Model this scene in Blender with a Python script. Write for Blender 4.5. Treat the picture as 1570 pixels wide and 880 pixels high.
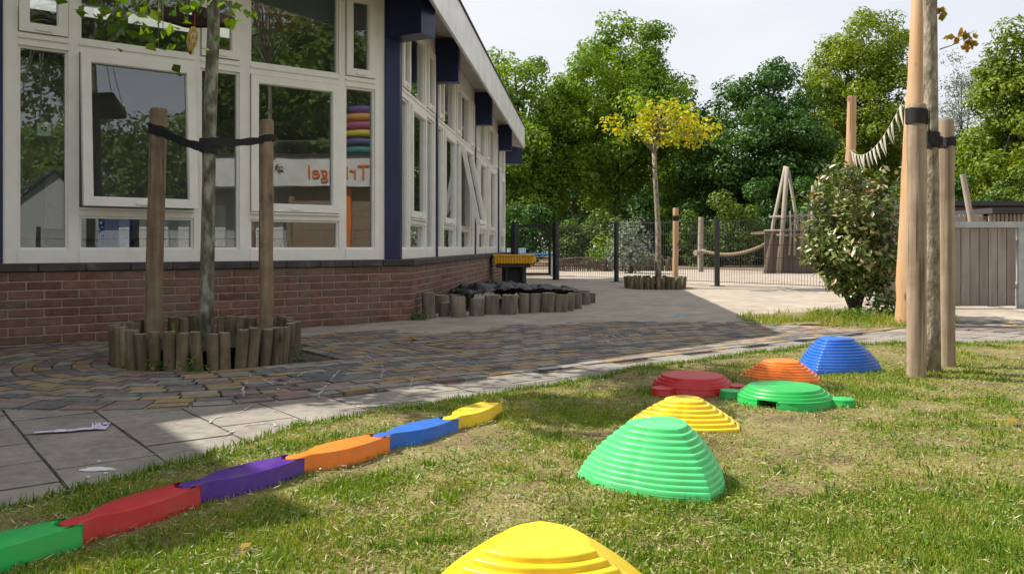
import bpy, math, random
import numpy as np
from mathutils import Vector, Matrix

# ------------------------------------------------------------------ clear
for o in list(bpy.data.objects):
    bpy.data.objects.remove(o, do_unlink=True)
scene = bpy.context.scene
COL = scene.collection
R = math.radians
random.seed(7)
rng = np.random.default_rng(11)

# ------------------------------------------------------------------ camera
CAM_H = 0.68
cam_d = bpy.data.cameras.new('camera')
cam = bpy.data.objects.new('camera', cam_d)
COL.objects.link(cam)
cam.location = (0, 0, CAM_H)
cam.rotation_euler = (R(90), 0, 0)
cam_d.sensor_width = 36.0
cam_d.lens = 36.0 * 1290 / 1570
cam_d.shift_y = -62.0 / 1570          # horizon above the middle, verticals kept upright
cam_d.clip_start = 0.05
cam_d.clip_end = 2000
scene.camera = cam

# ------------------------------------------------------------------ sky
SUN_V = Vector((2.76, -0.69, -3.24)).normalized()     # the way sunlight travels
world = bpy.data.worlds.new('World')
scene.world = world
world.use_nodes = True
wn = world.node_tree
wn.nodes.clear()
out = wn.nodes.new('ShaderNodeOutputWorld')
bg = wn.nodes.new('ShaderNodeBackground')
bg.inputs['Strength'].default_value = 0.1
sky = wn.nodes.new('ShaderNodeTexSky')
sky.sky_type = 'NISHITA'
sky.sun_disc = False
sky.sun_elevation = math.asin(-SUN_V.z)
sky.sun_rotation = math.atan2(-SUN_V.x, -SUN_V.y)
tc = wn.nodes.new('ShaderNodeTexCoord')
mp = wn.nodes.new('ShaderNodeMapping')
mp.inputs['Scale'].default_value = (1.0, 1.0, 2.6)
nz = wn.nodes.new('ShaderNodeTexNoise')
nz.inputs['Scale'].default_value = 2.2
nz.inputs['Detail'].default_value = 5
nz.inputs['Roughness'].default_value = 0.55
rp = wn.nodes.new('ShaderNodeValToRGB')
rp.color_ramp.elements[0].position = 0.30
rp.color_ramp.elements[0].color = (0.70, 0.70, 0.70, 1)
rp.color_ramp.elements[1].position = 0.62
rp.color_ramp.elements[1].color = (0.97, 0.97, 0.97, 1)
mx = wn.nodes.new('ShaderNodeMix')
mx.data_type = 'RGBA'
mx.inputs['B'].default_value = (5.85, 5.95, 6.2, 1)     # thin bright cloud cover
wn.links.new(tc.outputs['Generated'], mp.inputs['Vector'])
wn.links.new(mp.outputs['Vector'], nz.inputs['Vector'])
wn.links.new(nz.outputs['Fac'], rp.inputs['Fac'])
wn.links.new(rp.outputs['Color'], mx.inputs['Factor'])
wn.links.new(sky.outputs['Color'], mx.inputs['A'])
wn.links.new(mx.outputs['Result'], bg.inputs['Color'])
wn.links.new(bg.outputs['Background'], out.inputs['Surface'])

# ------------------------------------------------------------------ sun
sun_d = bpy.data.lights.new('sun', 'SUN')
sun_d.energy = 5.0
sun_d.angle = R(0.55)
sun_d.color = (1.0, 0.93, 0.82)
sun = bpy.data.objects.new('sun', sun_d)
COL.objects.link(sun)
sun.location = (-20, 5, 25)
sun.rotation_euler = SUN_V.to_track_quat('-Z', 'Y').to_euler()

vs = scene.view_settings
vs.view_transform = 'Standard'
vs.look = 'None'
vs.exposure = 0.68
vs.gamma = 1.0
vs.use_curve_mapping = False

# ================================================================== helpers
WORLD_LOC = {}

def tag(o, label=None, cat=None, group=None, kind=None):
    if label: o['label'] = label
    if cat: o['category'] = cat
    if group: o['group'] = group
    if kind: o['kind'] = kind
    return o

def thing(name, label, cat, loc=(0, 0, 0), group=None, kind=None):
    o = bpy.data.objects.new(name, None)
    o.empty_display_size = 0.1
    COL.objects.link(o)
    o.location = loc
    WORLD_LOC[o.name] = Vector(loc)
    return tag(o, label, cat, group, kind)

def wloc(o):
    while o is not None:
        if o.name in WORLD_LOC:
            return WORLD_LOC[o.name]
        o = o.parent
    return Vector((0, 0, 0))

def link(name, mesh, parent=None, loc=None, rot=None, scale=None):
    """place an object sharing a mesh; loc is given in world space"""
    o = bpy.data.objects.new(name, mesh)
    COL.objects.link(o)
    if parent is not None:
        o.parent = parent
        w = wloc(parent)
        o.location = (Vector(loc) - w) if loc is not None else (0, 0, 0)
    elif loc is not None:
        o.location = loc
    if rot is not None: o.rotation_euler = rot
    if scale is not None: o.scale = scale
    return o

class MB:
    """collects geometry in world space; build() links it as one mesh object"""
    def __init__(self):
        self.v = []; self.f = []; self.m = []
    def add(self, verts, faces, mi=0):
        n = len(self.v)
        self.v.extend([tuple(p) for p in verts])
        for q in faces:
            self.f.append([i + n for i in q]); self.m.append(mi)
        return self
    def box(self, a0, a1, b0, b1, c0, c1, fr=None, mi=0):
        p = [(a0,b0,c0),(a1,b0,c0),(a1,b1,c0),(a0,b1,c0),(a0,b0,c1),(a1,b0,c1),(a1,b1,c1),(a0,b1,c1)]
        if fr: p = [fr(*q) for q in p]
        return self.add(p, [(0,3,2,1),(4,5,6,7),(0,1,5,4),(1,2,6,5),(2,3,7,6),(3,0,4,7)], mi)
    def cbox(self, c, s, ch, rz=0.0, mi=0, edge=None):
        """chamfered box at centre c, size s, turned by rz"""
        x, y, z = s[0]/2, s[1]/2, s[2]/2
        ca, sa = math.cos(rz), math.sin(rz)
        vs = []; idx = {}
        for sx in (-1, 1):
            for sy in (-1, 1):
                for sz in (-1, 1):
                    for ax in range(3):
                        q = [sx*(x-ch), sy*(y-ch), sz*(z-ch)]
                        q[ax] = (sx*x, sy*y, sz*z)[ax]
                        idx[(sx, sy, sz, ax)] = len(vs)
                        vs.append((c[0]+q[0]*ca-q[1]*sa, c[1]+q[0]*sa+q[1]*ca, c[2]+q[2]))
        fs = []
        for ax in range(3):
            o1, o2 = (ax+1) % 3, (ax+2) % 3
            for sg in (-1, 1):
                q = []
                for (p, r) in ((-1,-1),(1,-1),(1,1),(-1,1)):
                    k = [0,0,0]; k[ax] = sg; k[o1] = p; k[o2] = r
                    q.append(idx[(k[0],k[1],k[2],ax)])
                fs.append(q if sg > 0 else q[::-1])
        for ax in range(3):
            o1, o2 = (ax+1) % 3, (ax+2) % 3
            for p in (-1, 1):
                for r in (-1, 1):
                    def K(e, which):
                        k = [0,0,0]; k[ax] = e; k[o1] = p; k[o2] = r
                        return idx[(k[0],k[1],k[2],which)]
                    q = [K(-1,o1), K(1,o1), K(1,o2), K(-1,o2)]
                    fs.append(q if p*r > 0 else q[::-1])
        for sx in (-1, 1):
            for sy in (-1, 1):
                for sz in (-1, 1):
                    q = [idx[(sx,sy,sz,0)], idx[(sx,sy,sz,1)], idx[(sx,sy,sz,2)]]
                    fs.append(q if sx*sy*sz > 0 else q[::-1])
        if edge is None: return self.add(vs, fs, mi)
        n0 = len(self.f); self.add(vs, fs, mi)
        for i in range(n0+6, len(self.f)): self.m[i] = edge       # arrises, filled with joint dirt
        return self
    def tube(self, pts, rad, n=8, cap=True, mi=0, jit=0.0):
        pts = [Vector(p) for p in pts]
        if not hasattr(rad, '__len__'): rad = [rad]*len(pts)
        rings = []
        up = None
        for i, p in enumerate(pts):
            d = (pts[min(i+1, len(pts)-1)] - pts[max(i-1, 0)]).normalized()
            if up is None:
                up = Vector((0,0,1)) if abs(d.z) < 0.9 else Vector((1,0,0))
            x = d.cross(up); x.normalize(); y = x.cross(d); y.normalize()
            up = y
            ring = []
            for k in range(n):
                a = 2*math.pi*k/n
                r = rad[i]*(1 + (random.uniform(-jit, jit) if jit else 0))
                ring.append(p + x*(math.cos(a)*r) + y*(math.sin(a)*r))
            rings.append(ring)
        vs = [v for r in rings for v in r]
        fs = []
        for i in range(len(rings)-1):
            for k in range(n):
                k2 = (k+1) % n
                fs.append((i*n+k, (i+1)*n+k, (i+1)*n+k2, i*n+k2))
        if cap:
            fs.append(list(range(n)))
            L = (len(rings)-1)*n
            fs.append([L+k for k in reversed(range(n))])
        return self.add(vs, fs, mi)
    def prism(self, poly, z0, z1, mi=0):
        n = len(poly)
        vs = [(p[0],p[1],z0) for p in poly] + [(p[0],p[1],z1) for p in poly]
        fs = [list(reversed(range(n))), [n+i for i in range(n)]]
        for i in range(n):
            j = (i+1) % n
            fs.append((i, j, n+j, n+i))
        return self.add(vs, fs, mi)
    def mesh(self, name, mats, off=Vector((0,0,0)), smooth=False, angle=None):
        me = bpy.data.meshes.new(name)
        me.from_pydata([(p[0]-off.x, p[1]-off.y, p[2]-off.z) for p in self.v], [], self.f)
        if not isinstance(mats, (list, tuple)): mats = [mats]
        for m in mats: me.materials.append(m)
        if len(mats) > 1: me.polygons.foreach_set('material_index', self.m)
        if smooth: me.polygons.foreach_set('use_smooth', [True]*len(self.f))
        me.update()
        if smooth and angle: me.set_sharp_from_angle(angle=R(angle))
        return me
    def build(self, name, mats, parent=None, smooth=False, angle=None, loc=None):
        if parent is not None:
            off = wloc(parent)
            o = bpy.data.objects.new(name, self.mesh(name, mats, off, smooth, angle))
            COL.objects.link(o); o.parent = parent
        else:
            off = Vector(loc) if loc is not None else Vector((0,0,0))
            o = bpy.data.objects.new(name, self.mesh(name, mats, off, smooth, angle))
            COL.objects.link(o); o.location = off
            WORLD_LOC[o.name] = off
        return o

def fast_mesh(name, verts, faces_flat, loop_tot, mats, off=Vector((0,0,0)), smooth=False):
    """numpy mesh; loop_tot = vertices of each face"""
    me = bpy.data.meshes.new(name)
    v = np.asarray(verts, dtype=np.float32) - np.array(off, dtype=np.float32)
    me.vertices.add(len(v)); me.vertices.foreach_set('co', v.ravel())
    me.loops.add(len(faces_flat)); me.loops.foreach_set('vertex_index', np.asarray(faces_flat, dtype=np.int32))
    nf = len(loop_tot)
    me.polygons.add(nf)
    lt = np.asarray(loop_tot, dtype=np.int32)
    ls = np.concatenate([[0], np.cumsum(lt)[:-1]]).astype(np.int32)
    me.polygons.foreach_set('loop_start', ls)
    if smooth: me.polygons.foreach_set('use_smooth', np.ones(nf, dtype=bool))
    if not isinstance(mats, (list, tuple)): mats = [mats]
    for m in mats: me.materials.append(m)
    me.update(calc_edges=True)
    return me

# ------------------------------------------------------------------ materials
def nodes_of(name):
    m = bpy.data.materials.new(name); m.use_nodes = True
    nt = m.node_tree
    return m, nt, nt.nodes['Principled BSDF'], nt.nodes['Material Output']

def rnd_value(nt):
    oi = nt.nodes.new('ShaderNodeObjectInfo')
    ge = nt.nodes.new('ShaderNodeNewGeometry')
    ad = nt.nodes.new('ShaderNodeMath'); ad.operation = 'ADD'
    fr = nt.nodes.new('ShaderNodeMath'); fr.operation = 'FRACT'
    nt.links.new(oi.outputs['Random'], ad.inputs[0])
    nt.links.new(ge.outputs['Random Per Island'], ad.inputs[1])
    nt.links.new(ad.outputs[0], fr.inputs[0])
    return fr.outputs[0]

def ramp(nt, cols, interp='LINEAR'):
    r = nt.nodes.new('ShaderNodeValToRGB')
    r.color_ramp.interpolation = interp
    el = r.color_ramp.elements
    while len(el) < len(cols): el.new(0.5)
    for e, (p, c) in zip(el, cols):
        e.position = p; e.color = (c[0], c[1], c[2], 1)
    return r

def pmat(name, cols, scale=8.0, detail=6, rough=0.7, bump=0.0, bscale=None, rnd=0.0, spec=0.4,
         stretch=(1,1,1), rvar=0.0, metal=0.0, coat=0.0, dirt=None, dirt_scale=3.0, dirt_amt=0.5, dist=0.002, nrough=0.6, crack=0.0, crack_st=(1,1,0.03)):
    m, nt, b, o = nodes_of(name)
    N, L = nt.nodes, nt.links
    ge = N.new('ShaderNodeNewGeometry')
    mp = N.new('ShaderNodeMapping'); mp.inputs['Scale'].default_value = stretch
    L.new(ge.outputs['Position'], mp.inputs['Vector'])
    nz = N.new('ShaderNodeTexNoise')
    nz.inputs['Scale'].default_value = scale; nz.inputs['Detail'].default_value = detail
    nz.inputs['Roughness'].default_value = nrough
    L.new(mp.outputs['Vector'], nz.inputs['Vector'])
    rp = ramp(nt, cols)
    L.new(nz.outputs['Fac'], rp.inputs['Fac'])
    col = rp.outputs['Color']
    if rnd > 0:
        rv = rnd_value(nt)
        mr = N.new('ShaderNodeMapRange')
        mr.inputs['To Min'].default_value = 1-rnd; mr.inputs['To Max'].default_value = 1+rnd
        L.new(rv, mr.inputs['Value'])
        mm = N.new('ShaderNodeVectorMath'); mm.operation = 'SCALE'
        L.new(col, mm.inputs[0]); L.new(mr.outputs[0], mm.inputs['Scale'])
        col = mm.outputs[0]
    if dirt is not None:
        n2 = N.new('ShaderNodeTexNoise'); n2.inputs['Scale'].default_value = dirt_scale
        n2.inputs['Detail'].default_value = 7; n2.inputs['Roughness'].default_value = 0.65
        L.new(ge.outputs['Position'], n2.inputs['Vector'])
        r2 = ramp(nt, [(0.42, (0,0,0)), (0.68, (dirt_amt,)*3)])
        L.new(n2.outputs['Fac'], r2.inputs['Fac'])
        mx = N.new('ShaderNodeMix'); mx.data_type = 'RGBA'
        L.new(r2.outputs['Color'], mx.inputs['Factor']); L.new(col, mx.inputs['A'])
        mx.inputs['B'].default_value = (*dirt, 1)
        col = mx.outputs['Result']
    crk = None
    if crack:
        m3 = N.new('ShaderNodeMapping'); m3.inputs['Scale'].default_value = crack_st
        L.new(ge.outputs['Position'], m3.inputs['Vector'])
        n3 = N.new('ShaderNodeTexNoise'); n3.inputs['Scale'].default_value = 34; n3.inputs['Detail'].default_value = 3
        L.new(m3.outputs['Vector'], n3.inputs['Vector'])
        r3 = ramp(nt, [(0.30, (1-crack,)*3), (0.36, (1,1,1))]); L.new(n3.outputs['Fac'], r3.inputs['Fac'])
        # knots
        v3 = N.new('ShaderNodeTexVoronoi'); v3.inputs['Scale'].default_value = 5.5
        m4 = N.new('ShaderNodeMapping'); m4.inputs['Scale'].default_value = (1,1,0.55)
        L.new(ge.outputs['Position'], m4.inputs['Vector']); L.new(m4.outputs['Vector'], v3.inputs['Vector'])
        r4 = ramp(nt, [(0.07, (0.35,0.30,0.26)), (0.16, (1,1,1))]); L.new(v3.outputs['Distance'], r4.inputs['Fac'])
        q3 = N.new('ShaderNodeMix'); q3.data_type = 'RGBA'; q3.blend_type = 'MULTIPLY'; q3.inputs['Factor'].default_value = 1
        L.new(r3.outputs['Color'], q3.inputs['A']); L.new(r4.outputs['Color'], q3.inputs['B'])
        q4 = N.new('ShaderNodeMix'); q4.data_type = 'RGBA'; q4.blend_type = 'MULTIPLY'; q4.inputs['Factor'].default_value = 1
        L.new(col, q4.inputs['A']); L.new(q3.outputs['Result'], q4.inputs['B']); col = q4.outputs['Result']
    L.new(col, b.inputs['Base Color'])
    b.inputs['Roughness'].default_value = rough
    b.inputs['Specular IOR Level'].default_value = spec
    b.inputs['Metallic'].default_value = metal
    b.inputs['Coat Weight'].default_value = coat
    if rvar:
        mr = N.new('ShaderNodeMapRange')
        mr.inputs['To Min'].default_value = rough-rvar; mr.inputs['To Max'].default_value = min(1, rough+rvar)
        L.new(nz.outputs['Fac'], mr.inputs['Value']); L.new(mr.outputs[0], b.inputs['Roughness'])
    if bump:
        nb = N.new('ShaderNodeTexNoise'); nb.inputs['Scale'].default_value = bscale or scale*3
        nb.inputs['Detail'].default_value = 6
        L.new(mp.outputs['Vector'], nb.inputs['Vector'])
        bp = N.new('ShaderNodeBump'); bp.inputs['Strength'].default_value = bump
        bp.inputs['Distance'].default_value = dist
        L.new(nb.outputs['Fac'], bp.inputs['Height'])
        L.new(bp.outputs['Normal'], b.inputs['Normal'])
    return m

def leafmat(name, cols, trans=0.35, rough=0.5, spec=0.35, pscale=None):
    m, nt, b, o = nodes_of(name)
    N, L = nt.nodes, nt.links
    ge = N.new('ShaderNodeNewGeometry')
    rp = ramp(nt, cols)
    if pscale:
        nz = N.new('ShaderNodeTexNoise'); nz.inputs['Scale'].default_value = pscale
        nz.inputs['Detail'].default_value = 3
        L.new(ge.outputs['Position'], nz.inputs['Vector'])
        a = N.new('ShaderNodeMath'); a.operation = 'MULTIPLY_ADD'
        a.inputs[1].default_value = 0.45
        L.new(ge.outputs['Random Per Island'], a.inputs[0])
        s = N.new('ShaderNodeMapRange'); s.inputs['From Min'].default_value = 0.3; s.inputs['From Max'].default_value = 0.7
        s.inputs['To Max'].default_value = 0.55
        L.new(nz.outputs['Fac'], s.inputs['Value']); L.new(s.outputs[0], a.inputs[2])
        L.new(a.outputs[0], rp.inputs['Fac'])
    else:
        L.new(ge.outputs['Random Per Island'], rp.inputs['Fac'])
    L.new(rp.outputs['Color'], b.inputs['Base Color'])
    b.inputs['Roughness'].default_value = rough
    b.inputs['Specular IOR Level'].default_value = spec
    tr = N.new('ShaderNodeBsdfTranslucent')
    hs = N.new('ShaderNodeHueSaturation'); hs.inputs['Hue'].default_value = 0.485; hs.inputs['Saturation'].default_value = 1.15
    hs.inputs['Value'].default_value = 1.25
    L.new(rp.outputs['Color'], hs.inputs['Color']); L.new(hs.outputs['Color'], tr.inputs['Color'])
    ms = N.new('ShaderNodeMixShader'); ms.inputs['Fac'].default_value = trans
    L.new(b.outputs[0], ms.inputs[1]); L.new(tr.outputs[0], ms.inputs[2])
    L.new(ms.outputs[0], o.inputs['Surface'])
    return m

def plastic(name, c, rough=0.40, worn=0.20):
    d = tuple(x*0.86 for x in c)
    l = tuple(min(1, x*1.06+0.004) for x in c)
    return pmat(name, [(0.3, d), (0.5, c), (0.75, l)], scale=14, rough=rough, bump=0.06, bscale=420, dist=0.0006,
                spec=0.45, rvar=0.12, dirt=(0.22, 0.18, 0.12), dirt_scale=17, dirt_amt=worn*0.75)

def emit(name, c, s):
    m, nt, b, o = nodes_of(name)
    b.inputs['Base Color'].default_value = (*c, 1)
    b.inputs['Emission Color'].default_value = (*c, 1)
    b.inputs['Emission Strength'].default_value = s
    return m

def glassmat(name):
    m, nt, b, o = nodes_of(name)
    N, L = nt.nodes, nt.links
    nt.nodes.remove(b)
    tr = N.new('ShaderNodeBsdfTransparent'); tr.inputs['Color'].default_value = (0.80, 0.84, 0.83, 1)
    gl = N.new('ShaderNodeBsdfGlossy'); gl.inputs['Roughness'].default_value = 0.0
    gl.inputs['Color'].default_value = (0.94, 0.96, 1.0, 1)
    lw = N.new('ShaderNodeLayerWeight'); lw.inputs['Blend'].default_value = 0.5
    pw = N.new('ShaderNodeMath'); pw.operation = 'POWER'; pw.inputs[1].default_value = 3.2
    ma = N.new('ShaderNodeMath'); ma.operation = 'MULTIPLY_ADD'; ma.inputs[1].default_value = 0.85; ma.inputs[2].default_value = 0.10
    L.new(lw.outputs['Facing'], pw.inputs[0]); L.new(pw.outputs[0], ma.inputs[0])
    ms = N.new('ShaderNodeMixShader')
    L.new(ma.outputs[0], ms.inputs['Fac']); L.new(tr.outputs[0], ms.inputs[1]); L.new(gl.outputs[0], ms.inputs[2])
    ge = N.new('ShaderNodeNewGeometry')
    nz = N.new('ShaderNodeTexNoise'); nz.inputs['Scale'].default_value = 2.2; nz.inputs['Detail'].default_value = 1
    L.new(ge.outputs['Position'], nz.inputs['Vector'])
    bp = N.new('ShaderNodeBump'); bp.inputs['Strength'].default_value = 0.12; bp.inputs['Distance'].default_value = 0.004
    L.new(nz.outputs['Fac'], bp.inputs['Height']); L.new(bp.outputs['Normal'], gl.inputs['Normal'])
    L.new(ms.outputs[0], o.inputs['Surface'])
    return m

M = {}
M['frame'] = pmat('white_window_paint', [(0.3, (0.80,0.78,0.71)), (0.7, (0.86,0.84,0.78))], scale=3, rough=0.4, bump=0.04, bscale=60, dirt=(0.45,0.42,0.35), dirt_scale=7, dirt_amt=0.16)
M['navy'] = pmat('navy_paint', [(0.3, (0.008,0.014,0.060)), (0.7, (0.012,0.022,0.085))], scale=5, rough=0.38, bump=0.03, bscale=40, rvar=0.1)
M['soffit'] = pmat('soffit_boards', [(0.3, (0.50,0.47,0.42)), (0.7, (0.60,0.57,0.52))], scale=4, rough=0.6, dirt=(0.3,0.27,0.22), dirt_amt=0.3)
M['fascia'] = pmat('fascia_panel', [(0.3, (0.74,0.74,0.72)), (0.7, (0.82,0.82,0.80))], scale=2.5, rough=0.4, bump=0.03, bscale=20, dirt=(0.34,0.33,0.30), dirt_scale=3, dirt_amt=0.35)
M['roof'] = pmat('dark_roofing', [(0.3, (0.03,0.03,0.032)), (0.7, (0.05,0.05,0.05))], scale=20, rough=0.85, bump=0.2)
M['brick'] = pmat('red_brick', [(0.25, (0.095,0.043,0.029)), (0.5, (0.155,0.072,0.047)), (0.75, (0.235,0.125,0.088))], scale=16, rough=0.85, bump=0.6, bscale=90, rnd=0.30, dirt=(0.17,0.135,0.105), dirt_scale=2.6, dirt_amt=0.7, dist=0.003)
M['mortar'] = pmat('brick_mortar', [(0.3, (0.30,0.25,0.21)), (0.7, (0.42,0.355,0.30))], scale=18, rough=0.95, bump=0.5, bscale=150, dirt=(0.20,0.16,0.13), dirt_scale=2.5, dirt_amt=0.5)
M['sill'] = pmat('dark_sill_tile', [(0.3, (0.030,0.026,0.024)), (0.6, (0.055,0.048,0.043)), (0.8,(0.13,0.12,0.10))], scale=9, rough=0.6, bump=0.3, rnd=0.3)
M['glass'] = glassmat('window_glass')
M['interior'] = pmat('interior_wall_paint', [(0.3, (0.42,0.42,0.42)), (0.7, (0.48,0.48,0.47))], scale=2, rough=0.8)
M['infloor'] = pmat('interior_floor', [(0.3, (0.10,0.09,0.08)), (0.7, (0.14,0.12,0.10))], scale=4, rough=0.5)
M['blind'] = pmat('roller_blind', [(0.3, (0.15,0.19,0.17)), (0.7, (0.20,0.24,0.21))], scale=20, rough=0.8)
M['lamp'] = emit('ceiling_lamp_panel', (1.0, 0.95, 0.85), 0.5)
M['bark'] = pmat('grey_bark', [(0.34, (0.05,0.045,0.032)), (0.5, (0.15,0.145,0.11)), (0.66, (0.36,0.35,0.29))], scale=26, rough=0.9, bump=0.9, bscale=60, stretch=(1,1,0.35), dist=0.006, dirt=(0.10,0.11,0.05), dirt_scale=6, dirt_amt=0.4)
M['barkdark'] = pmat('dark_bark', [(0.3, (0.03,0.025,0.02)), (0.7, (0.09,0.075,0.055))], scale=10, rough=0.9, bump=0.8, stretch=(1,1,0.3), dist=0.02)
M['bark2'] = pmat('pale_rough_bark', [(0.32, (0.055,0.042,0.030)), (0.48, (0.20,0.165,0.115)), (0.66, (0.36,0.31,0.235))], scale=34, rough=0.9, bump=1.0, bscale=55, stretch=(1,1,0.45), dist=0.010, dirt=(0.30,0.29,0.21), dirt_scale=9, dirt_amt=0.6)
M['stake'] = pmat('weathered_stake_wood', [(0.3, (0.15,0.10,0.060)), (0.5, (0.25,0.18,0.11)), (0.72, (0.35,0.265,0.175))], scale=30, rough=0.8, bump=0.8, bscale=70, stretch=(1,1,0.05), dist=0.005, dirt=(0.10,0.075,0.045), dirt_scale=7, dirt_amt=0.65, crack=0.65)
M['stakepale'] = pmat('pale_stake_wood', [(0.3, (0.21,0.150,0.100)), (0.5, (0.33,0.255,0.178)), (0.72, (0.43,0.345,0.25))], scale=30, rough=0.75, bump=0.8, bscale=70, stretch=(1,1,0.045), dist=0.005, dirt=(0.17,0.11,0.065), dirt_scale=6, dirt_amt=0.6, crack=0.6)  # paler wood of the right-hand stakes and the table tops
M['pole'] = pmat('debarked_pole_wood', [(0.3, (0.36,0.19,0.085)), (0.5, (0.47,0.28,0.14)), (0.72, (0.55,0.37,0.21))], scale=9, rough=0.65, bump=0.4, bscale=30, stretch=(1,1,0.10), dist=0.004, dirt=(0.42,0.31,0.20), dirt_scale=4, dirt_amt=0.6, crack=0.5)
M['greypole'] = pmat('grey_pole_wood', [(0.3, (0.20,0.165,0.13)), (0.7, (0.38,0.33,0.27))], scale=14, rough=0.8, bump=0.4, stretch=(1,1,0.1), dist=0.004)
M['log'] = pmat('palisade_log', [(0.28, (0.075,0.058,0.032)), (0.5, (0.15,0.115,0.066)), (0.72, (0.25,0.20,0.125))], scale=20, rough=0.85, bump=0.6, bscale=60, stretch=(1,1,0.12), rnd=0.42, dist=0.006, dirt=(0.06,0.055,0.025), dirt_scale=9, dirt_amt=0.7, crack=0.7)
M['logend'] = pmat('log_end_grain', [(0.3, (0.17,0.14,0.095)), (0.7, (0.30,0.26,0.19))], scale=60, rough=0.9, bump=0.5, rnd=0.2)
M['stump'] = pmat('stump_bark', [(0.28, (0.085,0.072,0.055)), (0.5, (0.155,0.13,0.10)), (0.74, (0.24,0.21,0.165))], scale=16, rough=0.9, bump=0.8, bscale=40, stretch=(1,1,0.25), rnd=0.25, dist=0.008)
M['strap'] = pmat('black_webbing', [(0.3, (0.006,0.006,0.007)), (0.7, (0.014,0.014,0.015))], scale=60, rough=0.7, bump=0.3, bscale=300)
M['soil'] = pmat('dark_soil', [(0.3, (0.022,0.017,0.012)), (0.7, (0.065,0.05,0.036))], scale=30, rough=0.95, bump=1.0, bscale=60, dist=0.02)
M['tarp'] = pmat('black_plastic_sheet', [(0.3, (0.004,0.004,0.005)), (0.7, (0.010,0.010,0.012))], scale=12, rough=0.42, spec=0.3, bump=0.6, bscale=18, dist=0.02)
M['conc'] = pmat('concrete_paving_tile', [(0.3, (0.125,0.110,0.095)), (0.5, (0.185,0.166,0.145)), (0.72, (0.26,0.238,0.208))], scale=24, detail=9, rough=0.9, bump=0.5, bscale=160, rnd=0.09, dist=0.003, dirt=(0.40,0.37,0.31), dirt_scale=3.4, dirt_amt=0.40, nrough=0.7)
M['joint'] = pmat('paving_joint_sand', [(0.3, (0.022,0.018,0.013)), (0.5, (0.055,0.046,0.034)), (0.68,(0.15,0.125,0.095))], scale=14, rough=0.95, bump=0.6, bscale=150)
SAND = (0.30, 0.262, 0.215)
def klinker(n, a, b_, c):
    return pmat(n, [(0.3, a), (0.5, b_), (0.72, c)], scale=22, detail=8, rough=0.88, bump=0.5, bscale=110, rnd=0.16, dist=0.003, dirt=SAND, dirt_scale=1.9, dirt_amt=0.34)
M['k_yellow'] = klinker('paver_ochre', (0.165,0.112,0.055), (0.235,0.165,0.080), (0.30,0.225,0.12))
M['k_dark'] = klinker('paver_slate', (0.055,0.056,0.060), (0.085,0.086,0.092), (0.14,0.14,0.145))
M['k_red'] = klinker('paver_mauve', (0.130,0.080,0.072), (0.185,0.120,0.105), (0.25,0.18,0.155))
M['k_grey'] = klinker('paver_grey', (0.14,0.130,0.112), (0.20,0.187,0.16), (0.28,0.262,0.23))
def yardmat():
    m = pmat('sandy_yard_paving', [(0.3, (0.285,0.248,0.208)), (0.5, (0.35,0.308,0.26)), (0.72, (0.42,0.376,0.318))], scale=3.2, detail=9, rough=0.92, bump=0.4, bscale=60, dist=0.004, nrough=0.66, dirt=(0.21,0.18,0.15), dirt_scale=0.9, dirt_amt=0.5)
    nt = m.node_tree; N, L = nt.nodes, nt.links
    b = N['Principled BSDF']
    ge = N.new('ShaderNodeNewGeometry'); mp = N.new('ShaderNodeMapping')
    mp.inputs['Rotation'].default_value = (0, 0, R(-37.5))
    L.new(ge.outputs['Position'], mp.inputs['Vector'])
    bt = N.new('ShaderNodeTexBrick'); bt.inputs['Scale'].default_value = 1.0
    bt.inputs['Brick Width'].default_value = 0.21; bt.inputs['Row Height'].default_value = 0.105
    bt.inputs['Mortar Size'].default_value = 0.004; bt.inputs['Mortar Smooth'].default_value = 0.3
    bt.inputs['Color1'].default_value = (0.80,0.74,0.68,1); bt.inputs['Color2'].default_value = (1.12,1.08,1.02,1)
    bt.inputs['Mortar'].default_value = (0.72,0.69,0.64,1)
    L.new(mp.outputs['Vector'], bt.inputs['Vector'])
    src = b.inputs['Base Color'].links[0].from_socket
    mm = N.new('ShaderNodeMix'); mm.data_type = 'RGBA'; mm.blend_type = 'MULTIPLY'; mm.inputs['Factor'].default_value = 0.62
    L.new(src, mm.inputs['A']); L.new(bt.outputs['Color'], mm.inputs['B']); L.new(mm.outputs['Result'], b.inputs['Base Color'])
    return m
M['yard'] = yardmat()
M['thatch'] = pmat('lawn_thatch', [(0.33, (0.060,0.040,0.024)), (0.43, (0.165,0.115,0.060)), (0.53, (0.180,0.160,0.052)), (0.65,(0.25,0.190,0.10)), (0.78, (0.36,0.29,0.19))], scale=5, detail=10, rough=0.95, bump=1.0, bscale=70, dist=0.012, nrough=0.7)
M['grass'] = leafmat('grass_blades', [(0.0, (0.065,0.135,0.014)), (0.25, (0.145,0.240,0.022)), (0.52, (0.225,0.295,0.036)), (0.72, (0.31,0.31,0.065)), (0.88, (0.41,0.335,0.140)), (1.0, (0.50,0.42,0.23))], trans=0.30, rough=0.55, spec=0.3, pscale=3.0)
M['meadow'] = pmat('far_ground', [(0.3, (0.035,0.05,0.018)), (0.7, (0.085,0.10,0.035))], scale=0.8, rough=0.95)
M['chips'] = pmat('woodchip_ground', [(0.3, (0.10,0.062,0.038)), (0.7, (0.23,0.155,0.10))], scale=6, rough=0.95, bump=0.6)
M['chalk'] = pmat('white_chalk', [(0.35, (0.25,0.23,0.21)), (0.65, (0.50,0.48,0.47))], scale=60, rough=0.95, detail=8)
M['chalkv'] = pmat('lavender_chalk', [(0.35, (0.46,0.42,0.55)), (0.65, (0.66,0.62,0.78))], scale=50, rough=0.95, detail=8)
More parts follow.
